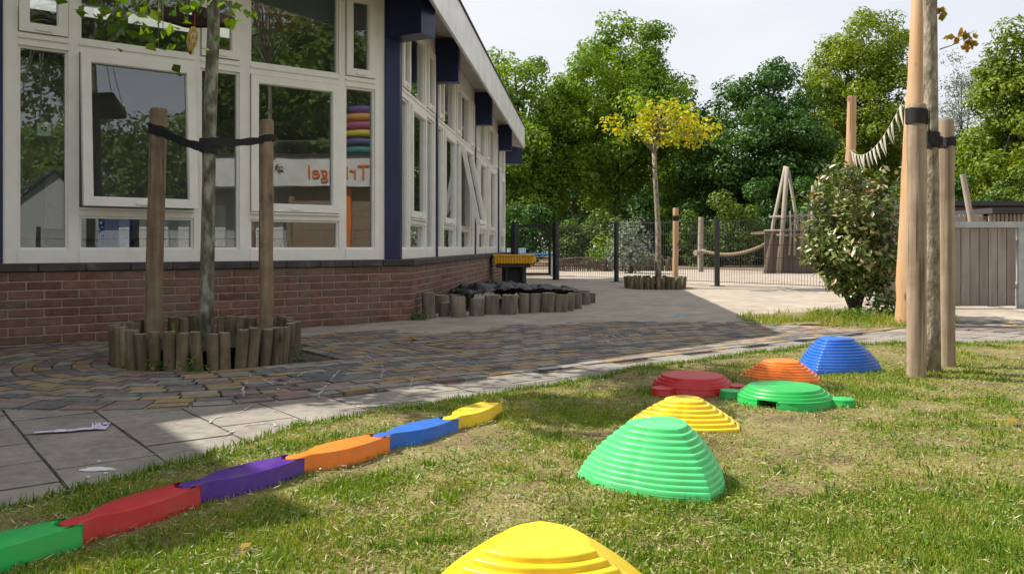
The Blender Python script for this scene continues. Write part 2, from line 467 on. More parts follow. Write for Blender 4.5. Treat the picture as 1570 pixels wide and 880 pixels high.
M['chalkb'] = pmat('blue_chalk', [(0.35, (0.26,0.38,0.46)), (0.65, (0.30,0.55,0.74))], scale=20, rough=0.95, detail=8)
M['blackmetal'] = pmat('black_fence_coating', [(0.3, (0.010,0.011,0.012)), (0.7, (0.020,0.021,0.022))], scale=20, rough=0.42, spec=0.5)
M['wire'] = pmat('dark_fence_wire', [(0.3, (0.06,0.063,0.065)), (0.7, (0.10,0.102,0.105))], scale=20, rough=0.35, spec=0.6, metal=0.4)
M['steel'] = pmat('galvanised_steel', [(0.3, (0.28,0.31,0.32)), (0.7, (0.42,0.45,0.46))], scale=9, rough=0.5, metal=0.35)
M['board'] = pmat('grey_timber_board', [(0.3, (0.20,0.175,0.150)), (0.5, (0.27,0.24,0.21)), (0.72, (0.34,0.305,0.27))], scale=14, rough=0.85, bump=0.4, stretch=(1,1,0.07), rnd=0.12, dist=0.003, dirt=(0.17,0.13,0.075), dirt_scale=3, dirt_amt=0.4)
M['brownwood'] = pmat('brown_shed_wood', [(0.3, (0.065,0.040,0.028)), (0.7, (0.115,0.072,0.05))], scale=8, rough=0.85, stretch=(0.2,1,1))
M['hutwood'] = pmat('grey_hut_boards', [(0.3, (0.095,0.068,0.054)), (0.7, (0.18,0.135,0.11))], scale=12, rough=0.85, bump=0.4, stretch=(1,1,0.08), rnd=0.2)
M['rope'] = pmat('hemp_rope', [(0.3, (0.16,0.11,0.07)), (0.7, (0.30,0.23,0.15))], scale=60, rough=0.9)
M['canvas'] = pmat('bunting_cloth', [(0.3, (0.50,0.47,0.38)), (0.7, (0.62,0.60,0.50))], scale=12, rough=0.9, rnd=0.15)
M['yellowtub'] = plastic('yellow_ribbed_plastic', (0.70, 0.40, 0.010), 0.45, 0.15)
M['bluetop'] = plastic('blue_table_top', (0.02, 0.16, 0.48), 0.4)
M['whiteplastic'] = plastic('white_plastic', (0.70, 0.70, 0.70), 0.5)
M['chairblue'] = plastic('blue_chair_plastic', (0.01, 0.06, 0.55), 0.35)
M['orange_sign'] = pmat('orange_lettering', [(0.3, (0.72,0.17,0.02)), (0.7, (0.78,0.20,0.03))], scale=5, rough=0.5)

# ================================================================== layout frames
A1, A2 = R(52.5), R(5.04)
U1 = Vector((math.sin(A1), math.cos(A1), 0)); N1 = Vector((U1.y, -U1.x, 0))     # window front: along / outward
U2 = Vector((math.sin(A2), math.cos(A2), 0)); N2 = Vector((U2.y, -U2.x, 0))     # side front: along / outward
INNER = Vector((-1.054, 7.77, 0))      # corner of the glazed walls
BCOR = Vector((-0.912, 7.69, 0))       # corner of the brick plinth
PLC = Vector((-1.836, 5.10, 0))        # middle of the round tree planter
RZ1 = math.atan2(U1.y, U1.x); RZ2 = math.atan2(U2.y, U2.x)
def FW(s, o, z): return INNER - U1*s + N1*o + Vector((0,0,z))
def RW(t, o, z): return INNER + U2*t + N2*o + Vector((0,0,z))
def at(px, py, Y):
    """a point of the place from where it shows and how far off it stands"""
    return Vector(((px-785)/1290*Y, Y, CAM_H + (378-py)/1290*Y))

EDGE = [(-3.2,-1.4),(-2.0,0.8),(-1.42,1.9),(-1.29,2.15),(-1.11,2.46),(-0.95,2.81),(-0.81,3.10),(-0.45,3.48),(-0.01,3.84),(0.40,4.28),(0.78,4.69),(1.49,5.25),(2.01,5.66),(2.5,5.78),(3.51,5.80),(9.0,5.9)]
EX = np.array([e[0] for e in EDGE]); EY = np.array([e[1] for e in EDGE])
def wob(x, y=0.0):
    return 0.022*np.sin(x*9.1+1.3)+0.016*np.sin(x*21.7+y*13+0.4)+0.011*np.sin(x*47.0+2.0)
def lawn_edge(x): return np.interp(x, EX, EY) + wob(np.asarray(x, dtype=float))

_ph = rng.uniform(0, 6.28, (24, 3)); _dr = rng.uniform(-1, 1, (24, 2))
def fnoise(x, y, f=1.0, octv=3):
    """smooth pseudo-noise, about -1..1"""
    r = np.zeros_like(x); a = 1.0; k = 0
    for o_ in range(octv):
        for j in range(4):
            d = _dr[k % 24]; n = math.hypot(*d) + 1e-6
            r = r + a*0.35*np.sin((x*d[0]+y*d[1])/n*f*(1+0.23*j) + _ph[k % 24, 0] + 1.7*np.sin((x*d[1]-y*d[0])/n*f*0.6 + _ph[k % 24, 1]))
            k += 1
        f *= 2.1; a *= 0.55
    return r

# ================================================================== ground
g = MB(); g.add([(-900,-900,-0.06),(900,-900,-0.06),(900,900,-0.06),(-900,900,-0.06)], [(0,1,2,3)])
tag(g.build('ground', M['meadow']), kind='structure')

def grid(x0, x1, y0, y1, st, zf, keep=None):
    xs = np.arange(x0, x1+1e-6, st); ys = np.arange(y0, y1+1e-6, st)
    X, Y = np.meshgrid(xs, ys); Z = zf(X, Y)
    V = np.stack([X, Y, Z], -1).reshape(-1, 3)
    nx, ny = len(xs), len(ys)
    i = np.arange(nx-1)[None, :] + np.arange(ny-1)[:, None]*nx
    F = np.stack([i, i+1, i+1+nx, i+nx], -1).reshape(-1, 4)
    if keep is not None:
        cx = V[F, 0].mean(1); cy = V[F, 1].mean(1)
        F = F[keep(cx, cy)]
    return V, F

def smooth01(t): t = np.clip(t, 0, 1); return t*t*(3-2*t)
def qa(X, Y):
    dx = X-PLC.x; dy = Y-PLC.y
    return dx*N1.x+dy*N1.y, dx*U1.x+dy*U1.y
def yard_z(X, Y):
    q, a = qa(X, Y)
    t = smooth01((0.55-q)/1.2)*smooth01((a-0.9)/1.3)
    z = -0.016 + 0.026*t + 0.006*fnoise(X, Y, 2.6)*t
    far = smooth01((Y-6.6+0.35*fnoise(X, Y, 1.5, 2))/1.4)*smooth01((a-1.5)/1.0)
    return np.maximum(z, -0.016 + far*(0.026 + 0.006*fnoise(X, Y, 2.6)))
V, F = grid(-8, 20, 0.4, 24, 0.1, yard_z)
me = fast_mesh('yard_paving', V, F.ravel(), np.full(len(F), 4), M['yard'], smooth=True)
yard = link('yard_paving', me); tag(yard, kind='structure')

bed = MB()
V, F = grid(-4.6, 7.0, 0.0, 10.0, 0.2, lambda X, Y: np.full_like(X, -0.0065), lambda x, y: (qa(x, y)[0] > np.where(qa(x, y)[1] < 0.9, -1.6, 0.25)) & (qa(x, y)[0] < 4.2) & (y < 7.6))
me = fast_mesh('paving_bed', V, F.ravel(), np.full(len(F), 4), M['joint'])
tag(link('paving_bed', me), kind='structure')

# ---- woodchip strip and lawn beyond the fence
w = MB(); w.add([(-30,23.2,-0.02),(40,23.2,-0.02),(40,60,-0.02),(-30,60,-0.02)], [(0,1,2,3)])
tag(w.build('woodchip_bed', M['chips']), kind='structure')

# ================================================================== paved band: tiles
paving = thing('paved_band', None, None, (0,0,0), kind='structure')
tile_me = [MB().cbox((0,0,-0.03), (0.2975, 0.2975, 0.06), 0.0028, edge=1).mesh('paving_tile', [M['conc'], M['joint']]) for _ in range(1)][0]
half_me = MB().cbox((0,0,-0.03), (0.297, 0.146, 0.06), 0.004).mesh('paving_tile_half', M['conc'])
nt_ = 0
for i in range(-9, 22):
    a = 0.16 + i*0.302
    for j in range(-2, 16):
        q = 0.62 + j*0.302 + (0.151 if i % 2 else 0)
        d = q if a > 0 else math.hypot(q, a)
        if d < 1.56 or q < 0.1: continue
        p = PLC + U1*a + N1*q
        if p.y > float(lawn_edge(p.x)) + 0.34 and False: continue
        inside = float(lawn_edge(p.x)) - p.y
        if inside > 0.30 or p.x < -3.0: continue
        if a > 5.4: continue
        link('paving_tile', tile_me, paving, (p.x, p.y, random.uniform(-0.0022, 0.0015)),
             (random.uniform(-0.004,0.004), random.uniform(-0.004,0.004), RZ1 + random.uniform(-0.008,0.008)))
        nt_ += 1

# ================================================================== paved band: clinker bricks
KM = ['k_yellow', 'k_dark', 'k_red', 'k_grey']
kme = {k: MB().cbox((0,0,-0.035), (0.1645, 0.0930, 0.07), 0.0030, edge=1).mesh('clinker', [M[k], M['joint']]) for k in KM}
spots = []        # x, y, angle, kind
def kpick():
    return random.choices(KM, (0.23, 0.29, 0.27, 0.21))[0]
ST = 0.0960; BL = 0.168
for r_i in range(0, 11):
    rho = 0.595 + r_i*ST
    # straight run in front of the planter
    x0 = (r_i % 2)*BL/2
    for k in range(0, 41):
        a = x0 + k*BL + 0.02
        p = PLC + U1*a + N1*rho
        spots.append((p.x, p.y, RZ1, kpick()))
    # bend round the planter, towards the wall
    nb = max(4, int(math.pi*rho/(BL+0.001))); st = math.pi/nb
    for k in range(nb):
        th = (k+0.5)*st + (0.0 if r_i % 2 else 0.02)
        d = N1*math.cos(th) - U1*math.sin(th)
        p = PLC + d*rho
        spots.append((p.x, p.y, RZ1 + math.pi - th, kpick()))
# patch laid the other way beside the planter
for i in range(0, 8):
    for j in range(0, 4):
        a = 0.66 + i*ST; q = 0.46 - j*BL + (0.05 if i % 2 else 0)
        p = PLC + U1*a + N1*q
        spots.append((p.x, p.y, RZ1+math.pi/2, kpick()))
for r_i in range(0, 10):
    q = -0.62 - r_i*ST
    for k in range(0, 9):
        a = 0.06 + k*BL*0.98 + (r_i % 2)*BL/2
        p = PLC + U1*a + N1*q
        if q < -0.60 and a < 0.74: spots.append((p.x, p.y, RZ1, kpick()))
# rows running on between patch, wall and log bed
for r_i in range(1, 16):
    q = 0.595 - r_i*ST
    for k in range(0, 40):
        a = (1.50 if q > -0.15 else 0.75) + k*BL + (r_i % 2)*BL/2
        p = PLC + U1*a + N1*q
        if p.y < 7.6: spots.append((p.x, p.y, RZ1, kpick()))
# right-hand end of the band, in the sun
for r_i in range(11, 26):
    q = 0.595 + r_i*ST
    for k in range(0, 18):
        a = 5.5 + k*BL + (r_i % 2)*BL/2
        p = PLC + U1*a + N1*q
        if p.y > float(lawn_edge(p.x))-0.12 and p.x < 5.5: spots.append((p.x, p.y, RZ1, kpick()))
spots = [s for s in spots if s[1] < 7.7 and s[1] > float(lawn_edge(s[0]))-0.25 and s[0] > -3.9]
def shows(s):
    x, y = s[0], s[1]
    px = 785+1290*x/y
    vis = -20 < px < 1590
    return (0 if vis else 1, y)
spots.sort(key=shows)
stuffk = MB()
for n, (x, y, rz, k) in enumerate(spots):
    z = 0.0055 + random.uniform(-0.003, 0.002)
    if n < 300:
        link('clinker', kme[k], paving, (x, y, z), (random.uniform(-0.012,0.012), random.uniform(-0.012,0.012), rz+random.uniform(-0.018,0.018)))
    else:
        stuffk.cbox((x, y, z-0.035), (0.1645, 0.0930, 0.07), 0.0030, rz+random.uniform(-0.018,0.018), KM.index(k), edge=4)
sk = stuffk.build('clinker_field', [M[k] for k in KM]+[M['joint']], paving); tag(sk, kind='stuff')

# ---- chalk drawings, thin raised dust on the paving
def chalk_line(pts, w, mat, name='chalk_mark', z=0.0095, brk=0.25):
    b = MB(); P = [Vector((p[0], p[1], z)) for p in pts]
    # resample
    Q = []
    for i in range(len(P)-1):
        n = max(2, int((P[i+1]-P[i]).length/0.03))
        for k in range(n): Q.append(P[i].lerp(P[i+1], k/n))
    Q.append(P[-1])
    for i in range(len(Q)-1):
        if random.random() < brk: continue
        d = (Q[i+1]-Q[i]).normalized(); n = Vector((-d.y, d.x, 0))
        ww = w*random.uniform(0.2, 0.8)/2
        off = n*random.uniform(-w*0.3, w*0.3)
        vs_ = [Q[i]-n*ww+off, Q[i]+n*ww+off, Q[i+1]+n*ww+off, Q[i+1]-n*ww+off]
        top = [v + Vector((0,0,0.0006)) for v in vs_]
        b.add(vs_+top, [(0,1,2,3)[::-1],(4,5,6,7)[::-1],(0,1,5,4),(1,2,6,5),(2,3,7,6),(3,0,4,7)])
    if b.v: return b.build(name, M[mat], paving)
def gp(px, py):
    Y = 1290*CAM_H/(py-378); return ((px-785)/1290*Y, Y)
for pts, w in [
    ([gp(385,578), gp(372,598), gp(375,612)], 0.016), ([gp(398,580), gp(420,592), gp(428,600)], 0.018),
    ([gp(520,570), gp(508,585), gp(495,600), gp(487,612)], 0.018), ([gp(585,560), gp(588,572), gp(583,585)], 0.016),
    ([gp(430,596), gp(455,580), gp(470,572)], 0.014), ([gp(560,545), gp(575,556)], 0.014), ([gp(660,558), gp(676,568)], 0.014),
    ([gp(632,578), gp(630,594)], 0.012), ([gp(728,558), gp(734,566)], 0.014), ([gp(440,566), gp(480,562)], 0.012)]:
    chalk_line(pts, w, 'chalk', brk=0.3)
for pts, w in [
    ([gp(318,652), gp(330,642), gp(372,632), gp(388,622)], 0.011), ([gp(345,668), gp(380,652), gp(418,650), gp(432,662), gp(460,668)], 0.010),
    ([gp(505,640), gp(522,648), gp(515,658), gp(490,664)], 0.011), ([gp(540,622), gp(575,632), gp(592,642)], 0.014), ([gp(420,630), gp(455,645)], 0.008)]:
    chalk_line(pts, w, 'chalk', z=0.0045, brk=0.35)
for k in range(4):
    chalk_line([gp(52,664.5+k*0.4), gp(100,661+k*0.5), gp(150,657+k*0.4)], 0.034, 'chalkv', z=0.0045+k*0.0007, brk=0.03)
for k in range(7):
    chalk_line([gp(138+k*4,660), gp(142+k*4,650), gp(150+k*2,656)], 0.022, 'chalkv', z=0.0045+k*0.0003, brk=0.25)
for k in range(5):
    chalk_line([gp(1030+k*3,488-k), gp(1050,486-k*0.6)], 0.05, 'chalkb', z=0.014+k*0.0007, brk=0.3)
for k in range(9):
    x0 = 890+k*9+random.uniform(-6,6); y0 = 520+random.uniform(-5,8)
    chalk_line([gp(x0,y0), gp(x0+14,y0-3), gp(x0+24,y0+2)], 0.02, 'chalk', z=0.0098, brk=0.35)

# ---- bird-lime splash on a tile
b = MB()
for n_, (px, py, rr) in enumerate([(150,720,0.040),(141,722,0.030),(159,721,0.028),(152,709,0.007),(135,733,0.005),(162,727,0.006),(172,722,0.009)]):
    x, y = gp(px, py)
    b.prism([(x+rr*1.1*math.cos(t*0.5236)*random.uniform(.7,1.2), y+rr*0.5*math.sin(t*0.5236)*random.uniform(.7,1.2)) for t in range(12)], 0.003, 0.0046+n_*0.0005)
b.build('lime_splash', M['whiteplastic'], paving)

# ================================================================== school building
school = thing('school_building', 'single-storey school wing with white-framed windows, navy posts and red brick plinth', 'building', (BCOR.x, BCOR.y, 0))
plinth = MB()
plinth.prism([tuple((BCOR - U1*7.0 - N1*0.008)[:2]), tuple((BCOR-N1*0.008-N2*0.002)[:2]), tuple((BCOR + U2*10.4 - N2*0.008)[:2]), tuple((BCOR + U2*10.4 - N2*0.3)[:2]), tuple((INNER-N1*0.15-N2*0.1)[:2]), tuple((BCOR - U1*7.0 - N1*0.3)[:2])], -0.05, 0.499)
brickwall = plinth.build('brick_plinth', M['mortar'], school)
brick_me = [MB().cbox((0,0,0), (0.2095+dl, 0.09, 0.0515), 0.0035).mesh('brick', M['brick']) for dl in (0, -0.003, 0.002)]
half_br = MB().cbox((0,0,0), (0.0995, 0.09, 0.0515), 0.0035).mesh('brick_half', M['brick'])
bs = []
for c in range(8):
    z = 0.031 + c*0.0625
    for k in range(0, 33):
        s = 0.11 + k*0.22 + (0.11 if c % 2 else 0)
        if c % 2 and k == 0: bs.append((1, 0.055, z, True))
        bs.append((1, s, z, False))
    for k in range(0, 47):
        t = 0.11 + k*0.22 + (0.0 if c % 2 else 0.11)
        if not c % 2 and k == 0: bs.append((2, 0.055, z, True))
        bs.append((2, t, z, False))
def bpos(w, s, z):
    d = random.uniform(-0.0015, 0.0015)
    p = (BCOR - U1*s - N1*(0.045-d)) if w == 1 else (BCOR + U2*s - N2*(0.045-d))
    return Vector((p.x, p.y, z))
bs.sort(key=lambda e: (0 if (e[0]==1 and e[1] < 3.35) else (1 if e[0]==2 else 2), e[1]))
restb = MB()
for n, (w_, s, z, hf) in enumerate(bs):
    p = bpos(w_, s, z); rz = (RZ1 if w_ == 1 else RZ2) + random.uniform(-0.005, 0.005)
    if n < 300:
        link('brick', half_br if hf else random.choice(brick_me), brickwall, p, (0, 0, rz))
    else:
        restb.cbox(p, (0.0995 if hf else 0.2095, 0.09, 0.0515), 0.0035, rz)
tag(restb.build('brickwork', M['brick'], brickwall), kind='stuff')
# sill tiles on the plinth
sill_me = MB().cbox((0,0,0), (0.297, 0.24, 0.058), 0.006).mesh('sill_tile', M['sill'])
for k in range(0, 23):
    p = BCOR - U1*(0.16 + k*0.3) - N1*0.10
    link('sill_tile', sill_me, brickwall, (p.x, p.y, 0.533), (0, 0, RZ1))
for k in range(0, 34):
    p = BCOR + U2*(0.16 + k*0.3) - N2*0.10
    link('sill_tile', sill_me, brickwall, (p.x, p.y, 0.533), (0, 0, RZ2))
cs = MB(); cs.prism([tuple((BCOR+(N1+N2)*0.012)[:2]), tuple((BCOR+U2*0.03+N2*0.018)[:2]), tuple((BCOR-(N1+N2)*0.1)[:2]), tuple((BCOR-U1*0.03+N1*0.018)[:2])], 0.5055, 0.5605)
cs.build('sill_tile', M['sill'], brickwall)

# ---- glazed walls
def ring(mb, fr, a0, a1, z0, z1, w, o0, o1):
    mb.box(a0, a0+w, o0, o1, z0, z1, fr); mb.box(a1-w, a1, o0, o1, z0, z1, fr)
    mb.box(a0+w, a1-w, o0, o1, z0, z0+w, fr); mb.box(a0+w, a1-w, o0, o1, z1-w, z1, fr)

def window(fr, a0, a1, z0, z1, sash=False, tilt=0.0, blind=None):
    """one opening: bead or sash ring, pane as its child"""
    if tilt:
        base = fr
        def fr(a, o, z, base=base):
            h = z1 - z
            return base(a, o + 0.02 + h*math.sin(tilt), z1 - h*math.cos(tilt) + 0.0)
    m_ = MB()
    if sash:
        w_ = 0.062
        ring(m_, fr, a0+0.006, a1-0.006, z0+0.006, z1-0.006, w_, -0.035, 0.022)
        ring(m_, fr, a0+w_-0.002, a1-w_+0.002, z0+w_-0.002, z1-w_+0.002, 0.014, -0.03, 0.008)
        e = w_+0.006
        oo = -0.012
    else:
        ring(m_, fr, a0, a1, z0, z1, 0.018, -0.06, -0.018)
        e = 0.012
        oo = -0.042
    wn_ = m_.build('window', M['frame'], school)
    p_ = MB(); p_.box(a0+e, a1-e, oo-0.004, oo, z0+e, z1-e, fr)
    p_.build('pane', M['glass'], wn_)
    sl = MB(); ring(sl, fr, a0+e-0.006, a1-e+0.006, z0+e-0.006, z1-e+0.006, 0.011, oo+0.0005, oo+0.004); sl.build('seal', M['strap'], wn_)
    if sash:
        h_ = MB(); am = (a0+a1)/2
        h_.box(am-0.05, am+0.05, 0.022, 0.034, z0+0.02, z0+0.036, fr)
        h_.build('drip_strip', M['frame'], wn_)
    if blind:
        bl = MB(); bl.box(a0+0.03, a1-0.03, -0.10, -0.09, blind, z1, fr); bl.build('roller_blind', M['blind'], wn_)
    return wn_

ZB, ZT = 0.562, 2.145
def bay(fr, a0, scale, ztop, cols, open_col=None, tilt=0.1, blind=None, up=True):
    """a bay of the glazed wall: lattice of posts and rails, then its windows"""
    lat = MB()
    bars = cols
    for (x0, x1) in bars:
        lat.box(a0+x0*scale, a0+x1*scale, -0.075, 0.0, ZB, ztop, fr)
    for i in range(len(bars)-1):
        x0 = a0+bars[i][1]*scale; x1 = a0+bars[i+1][0]*scale
        wide = (x1-x0) > 0.6
        lat.box(x0, x1, -0.075, 0.006, ZB, 0.655, fr)            # bottom rail
        lat.box(x0, x1, -0.07, 0.003, 2.10, 2.19, fr)            # transom
        lat.box(x0, x1, -0.06, 0.016, 2.150, 2.166, fr)          # drip moulding
        lat.box(x0, x1, -0.075, -0.001, ztop-0.09, ztop, fr)
        if wide:
            lat.box(x0, x1, -0.07, 0.002, 0.905, 0.965, fr)
            lat.box(x0, x1, -0.05, 0.030, 0.950, 0.962, fr)
            window(fr, x0, x1, 0.655, 0.905)
            window(fr, x0, x1, 0.965, 2.10, sash=True, tilt=tilt if i == open_col else 0)
            if up: window(fr, x0, x1, 2.19, ztop-0.09, blind=blind if i in (1,) else None)
        else:
            window(fr, x0, x1, 0.655, 2.10)
            if up: window(fr, x0, x1, 2.19, ztop-0.09, sash=True)
    lat.build('window_frame', M['frame'], school)

FCOLS = [(0.14,0.235),(0.53,0.59),(1.39,1.475),(1.79,1.84),(2.66,2.73),(3.05,3.14)]
bay(FW, 0.0, 1.0, 3.02, FCOLS, open_col=3, tilt=0.085, blind=2.66)
bay(FW, 3.14, 1.0, 3.30, FCOLS)
def shift(c, d): return [(x0+d, x1+d) for x0, x1 in c]
RCH = [(0.08,0.16),(0.50,0.56),(1.33,1.41),(1.86,1.955)]
RCF = [(0.0,0.07),(0.42,0.48),(1.34,1.42),(1.86,1.92),(2.78,2.86),(3.22,3.32)]
bay(RW, 0.0, 1.0, 2.96, RCH)
bay(RW, 2.05, 1.0, 2.96, RCF, open_col=3, tilt=0.20)
bay(RW, 5.47, 1.0, 2.96, RCF)
bay(RW, 8.97, 1.0, 2.96, [(0.0,0.07),(0.42,0.48),(1.2,1.28)])
# navy posts
def post(fr, a0, a1, o0, o1, z0, z1, name='navy_post'):
    b = MB(); b.box(a0, a1, o0, o1, z0, z1, fr); b.build(name, M['navy'], school)
b = MB(); b.prism([tuple(FW(0.139,0.022,0)[:2]), tuple((INNER+(N1+N2)*0.012)[:2]), tuple(RW(0.079,0.022,0)[:2]), tuple(RW(0.079,-0.1,0)[:2]), tuple(FW(0.139,-0.1,0)[:2])], 0.5625, 3.02)
b.build('navy_post', M['navy'], school)
post(FW, 3.142, 3.278, -0.08, 0.02, 0.5625, 3.5)
for t in (2.0025, 5.42, 8.92):
    post(RW, t-0.045, t+0.045, -0.078, 0.014, 0.5625, 2.959)
# beam ends under the eaves
def beam(c, d, L, w, z0, z1):
    n = Vector((-d.y, d.x, 0)); b = MB()
    b.box(-0.05, L, -w/2, w/2, z0, z1, lambda a, o, z: c + d*a + n*o + Vector((0,0,z)))
    b.build('beam_end', M['navy'], school)
bis = (N1+N2).normalized()
beam(INNER - U1*0.02, bis, 0.36, 0.22, 2.58, 3.09)
for t in (2.0, 5.42, 8.92): beam(RW(t,0,0), N2, 0.27, 0.14, 2.57, 3.075)
beam(RW(10.55,0,0), (N2+U2*0.4).normalized(), 0.34, 0.16, 2.47, 2.95)
# roof: one inclined plane, low along the side front
ROOF0 = Vector((-0.72, 7.20, 3.24)); GS = 0.183
def roof_z(p): return 3.24 - ((p.x-ROOF0.x)*N2.x + (p.y-ROOF0.y)*N2.y)*GS
rc = [Vector((-0.72,7.20,0)), Vector((-0.72,7.20,0)) + U2*10.98, Vector((-0.72,7.20,0)) + U2*10.98 - N2*9, Vector((-0.72,7.20,0)) - U1*9.0]
b = MB()
top = [(p.x, p.y, roof_z(p)-0.02) for p in rc]; bot = [(p.x, p.y, roof_z(p)-0.20) for p in rc]
b.add(top+bot, [(0,1,2,3),(7,6,5,4),(0,4,5,1),(1,5,6,2),(2,6,7,3),(3,7,4,0)])
b.build('roof_deck', M['soffit'], school)
b = MB()
def strip(p0, p1, n, z0, z1, t0, t1):
    """board along an eave, following the roof slope"""
    q = []
    for p in (p0, p1):
        for (o, dz) in ((t0, z0), (t1, z0), (t1, z1), (t0, z1)):
            w3 = p + n*o; q.append((w3.x, w3.y, roof_z(p) + dz))
    return q, [(0,1,2,3)[::-1],(4,5,6,7),(0,1,5,4)[::-1],(1,2,6,5)[::-1],(2,3,7,6)[::-1],(3,0,4,7)[::-1]]
E0 = rc[0]; 
seg = 3.66
for k in range(3):
    b = MB(); b.add(*strip(E0+U2*(k*seg+ (0.0 if k == 0 else 0.004)), E0+U2*((k+1)*seg), N2, -0.44, -0.012, 0.0, 0.03)); b.build('fascia_panel', M['fascia'], school)
b = MB(); b.add(*strip(E0 - U1*9.0, E0+N1*0.0, N1, -0.44, -0.012, 0.0, 0.03)); b.build('fascia_panel', M['fascia'], school)
b = MB(); b.add(*strip(E0, E0+U2*10.98, N2, -0.011, 0.012, -0.1, 0.045)); b.add(*strip(E0-U1*9.0, E0, N1, -0.0105, 0.0125, -0.1, 0.045)); b.build('roof_edge_trim', M['roof'], school)
ee = E0+U2*10.98
b = MB(); b.add(*strip(ee - N2*8.9, ee, U2, -0.44, -0.012, 0.0, 0.03)); b.build('fascia_panel', M['fascia'], school)
# wall above the windows and gable strip
b = MB()
for (s0, s1) in ((0.14, 7.0),):
    q = [FW(s0,-0.08,3.021), FW(s1,-0.08,3.021), FW(s1,-0.08,roof_z(FW(s1,0,0))-0.19), FW(s0,-0.08,roof_z(FW(s0,0,0))-0.19)]
    q2 = [p - N1*0.1 for p in q]
    b.add(q+q2, [(0,1,2,3),(7,6,5,4),(0,4,5,1),(1,5,6,2),(2,6,7,3),(3,7,4,0)])
b.box(0.08, 10.2, -0.18, -0.002, 2.9605, 3.13, RW)
b.build('upper_wall', M['frame'], school)
# end wall and rooms behind the glass
b = MB()
b.box(10.25, 10.36, -8.0, -0.001, 0.5, 3.0, RW)
b.build('end_wall', M['frame'], school)
b = MB()
rm = [FW(7.0,-0.3,0), FW(0.1,-0.3,0), RW(0.1,-0.3,0), RW(10.2,-0.3,0), RW(10.2,-5.2,0), FW(0.1,-5.4,0)+Vector((-1.6,0,0)), FW(7.0,-5.4,0)]
b.prism([tuple(p[:2]) for p in rm], 0.05, 0.15); b.build('room_floor', M['infloor'], school)
b = MB(); b.prism([tuple(p[:2]) for p in rm], 2.99, 3.01)
b.build('room_ceiling', M['interior'], school)
b = MB()
b.box(0.0, 7.0, -5.4, -5.3, 0.15, 2.99, FW); b.box(6.9, 7.0, -5.4, -0.3, 0.15, 2.99, FW)
b.box(2.0, 10.2, -5.2, -5.1, 0.15, 2.99, RW); b.build('room_wall', M['interior'], school)
for s, o in ((2.6,-2.2),(1.2,-2.2),(4.2,-2.2),(2.6,-4.0)):
    b = MB(); b.box(s-0.6, s+0.6, o-0.08, o+0.08, 2.93, 2.985, FW); b.build('ceiling_lamp', M['lamp'], school)
# projecting porch roof past the left edge, its unseen wall deepened to block sky light
PO = E0 - U1*5.06
b = MB()
zt = roof_z(PO)
pr = [PO, PO + N1*1.54, PO + N1*1.54 - U1*6, PO - U1*6]
b.prism([tuple(p[:2]) for p in pr], zt-0.35, zt); b.build('porch_roof', M['fascia'], school)
b = MB(); b.prism([tuple(q_[:2]) for q_ in (PO - U1*0.25 + N1*1.35, PO - U1*0.25 - N1*0.5, PO - U1*6 - N1*0.5, PO - U1*6 + N1*1.35)], 0, zt-0.351)
b.build('porch_wall', M['brick'], school)

# ================================================================== foliage tools
def leaf_cloud(name, C, Nrm, size, mat, parent, aspect=0.55, fold=0.25, kind=None):
    """many small rhombic leaves, each folded along its midrib"""
    C = np.asarray(C); n = len(C)
    Nrm = Nrm/np.linalg.norm(Nrm, axis=1, keepdims=True)
    t = rng.normal(size=(n,3)); t -= (t*Nrm).sum(1, keepdims=True)*Nrm
    t /= np.linalg.norm(t, axis=1, keepdims=True)+1e-9
    s = np.cross(Nrm, t)
    L = np.asarray(size)[:,None]*0.5; W = L*aspect
    up = Nrm*L*fold
    v = np.stack([C - t*L, C + s*W + up - t*L*0.1, C + t*L, C - s*W + up - t*L*0.1], 1).reshape(-1,3)
    i = np.arange(n)[:,None]*4
    F = np.concatenate([i, i+1, i+2, i, i+2, i+3], 1).reshape(-1)
    me = fast_mesh(name, v, F, np.full(2*n, 3), mat, wloc(parent))
    o = link(name, me, parent)
    if kind: tag(o, kind=kind)
    return o

def blob_points(ells, nclump, nleaf, rc, flat=0.75, shell=0.5, seed=None):
    """leaf positions: clumps spread through ellipsoids, leaves round each clump"""
    w = np.array([e[3]*e[4]*e[5] for e in ells])**0.67; w /= w.sum()
    k = rng.choice(len(ells), nclump, p=w)
    E_ = np.array(ells)[k]
    d = rng.normal(size=(nclump,3)); d /= np.linalg.norm(d, axis=1, keepdims=True)
    r = shell + (1-shell)*rng.random(nclump)**0.6
    cc = E_[:,:3] + d*r[:,None]*E_[:,3:6]
    rad = rc*rng.uniform(0.55, 1.35, nclump)
    wt = rad**2; wt /= wt.sum()
    j = rng.choice(nclump, nleaf, p=wt)
    dd = rng.normal(size=(nleaf,3)); dd /= np.linalg.norm(dd, axis=1, keepdims=True)
    rr = rad[j]*(0.35+0.75*rng.random(nleaf)**0.5)
    P = cc[j] + dd*rr[:,None]*np.array([1,1,flat])
    Nn = dd*0.95 + rng.normal(size=(nleaf,3))*0.45 + np.array([0,0,0.45])
    return P, Nn, cc

def trunk_mesh(b, base, top, r0, r1, n=9, bend=0.05, seg=7, jit=0.05):
    base = Vector(base); top = Vector(top); pts = []; rad = []
    ox = random.uniform(-1,1)*bend; oy = random.uniform(-1,1)*bend
    for i in range(seg+1):
        t = i/seg
        p = base.lerp(top, t) + Vector((ox*math.sin(t*math.pi)+ random.uniform(-.2,.2)*bend, oy*math.sin(t*math.pi), 0))
        pts.append(p); rad.append((r0*(1-t)+r1*t)*(1.25 if i == 0 else 1))
    b.tube(pts, rad, n, jit=jit)
    return pts

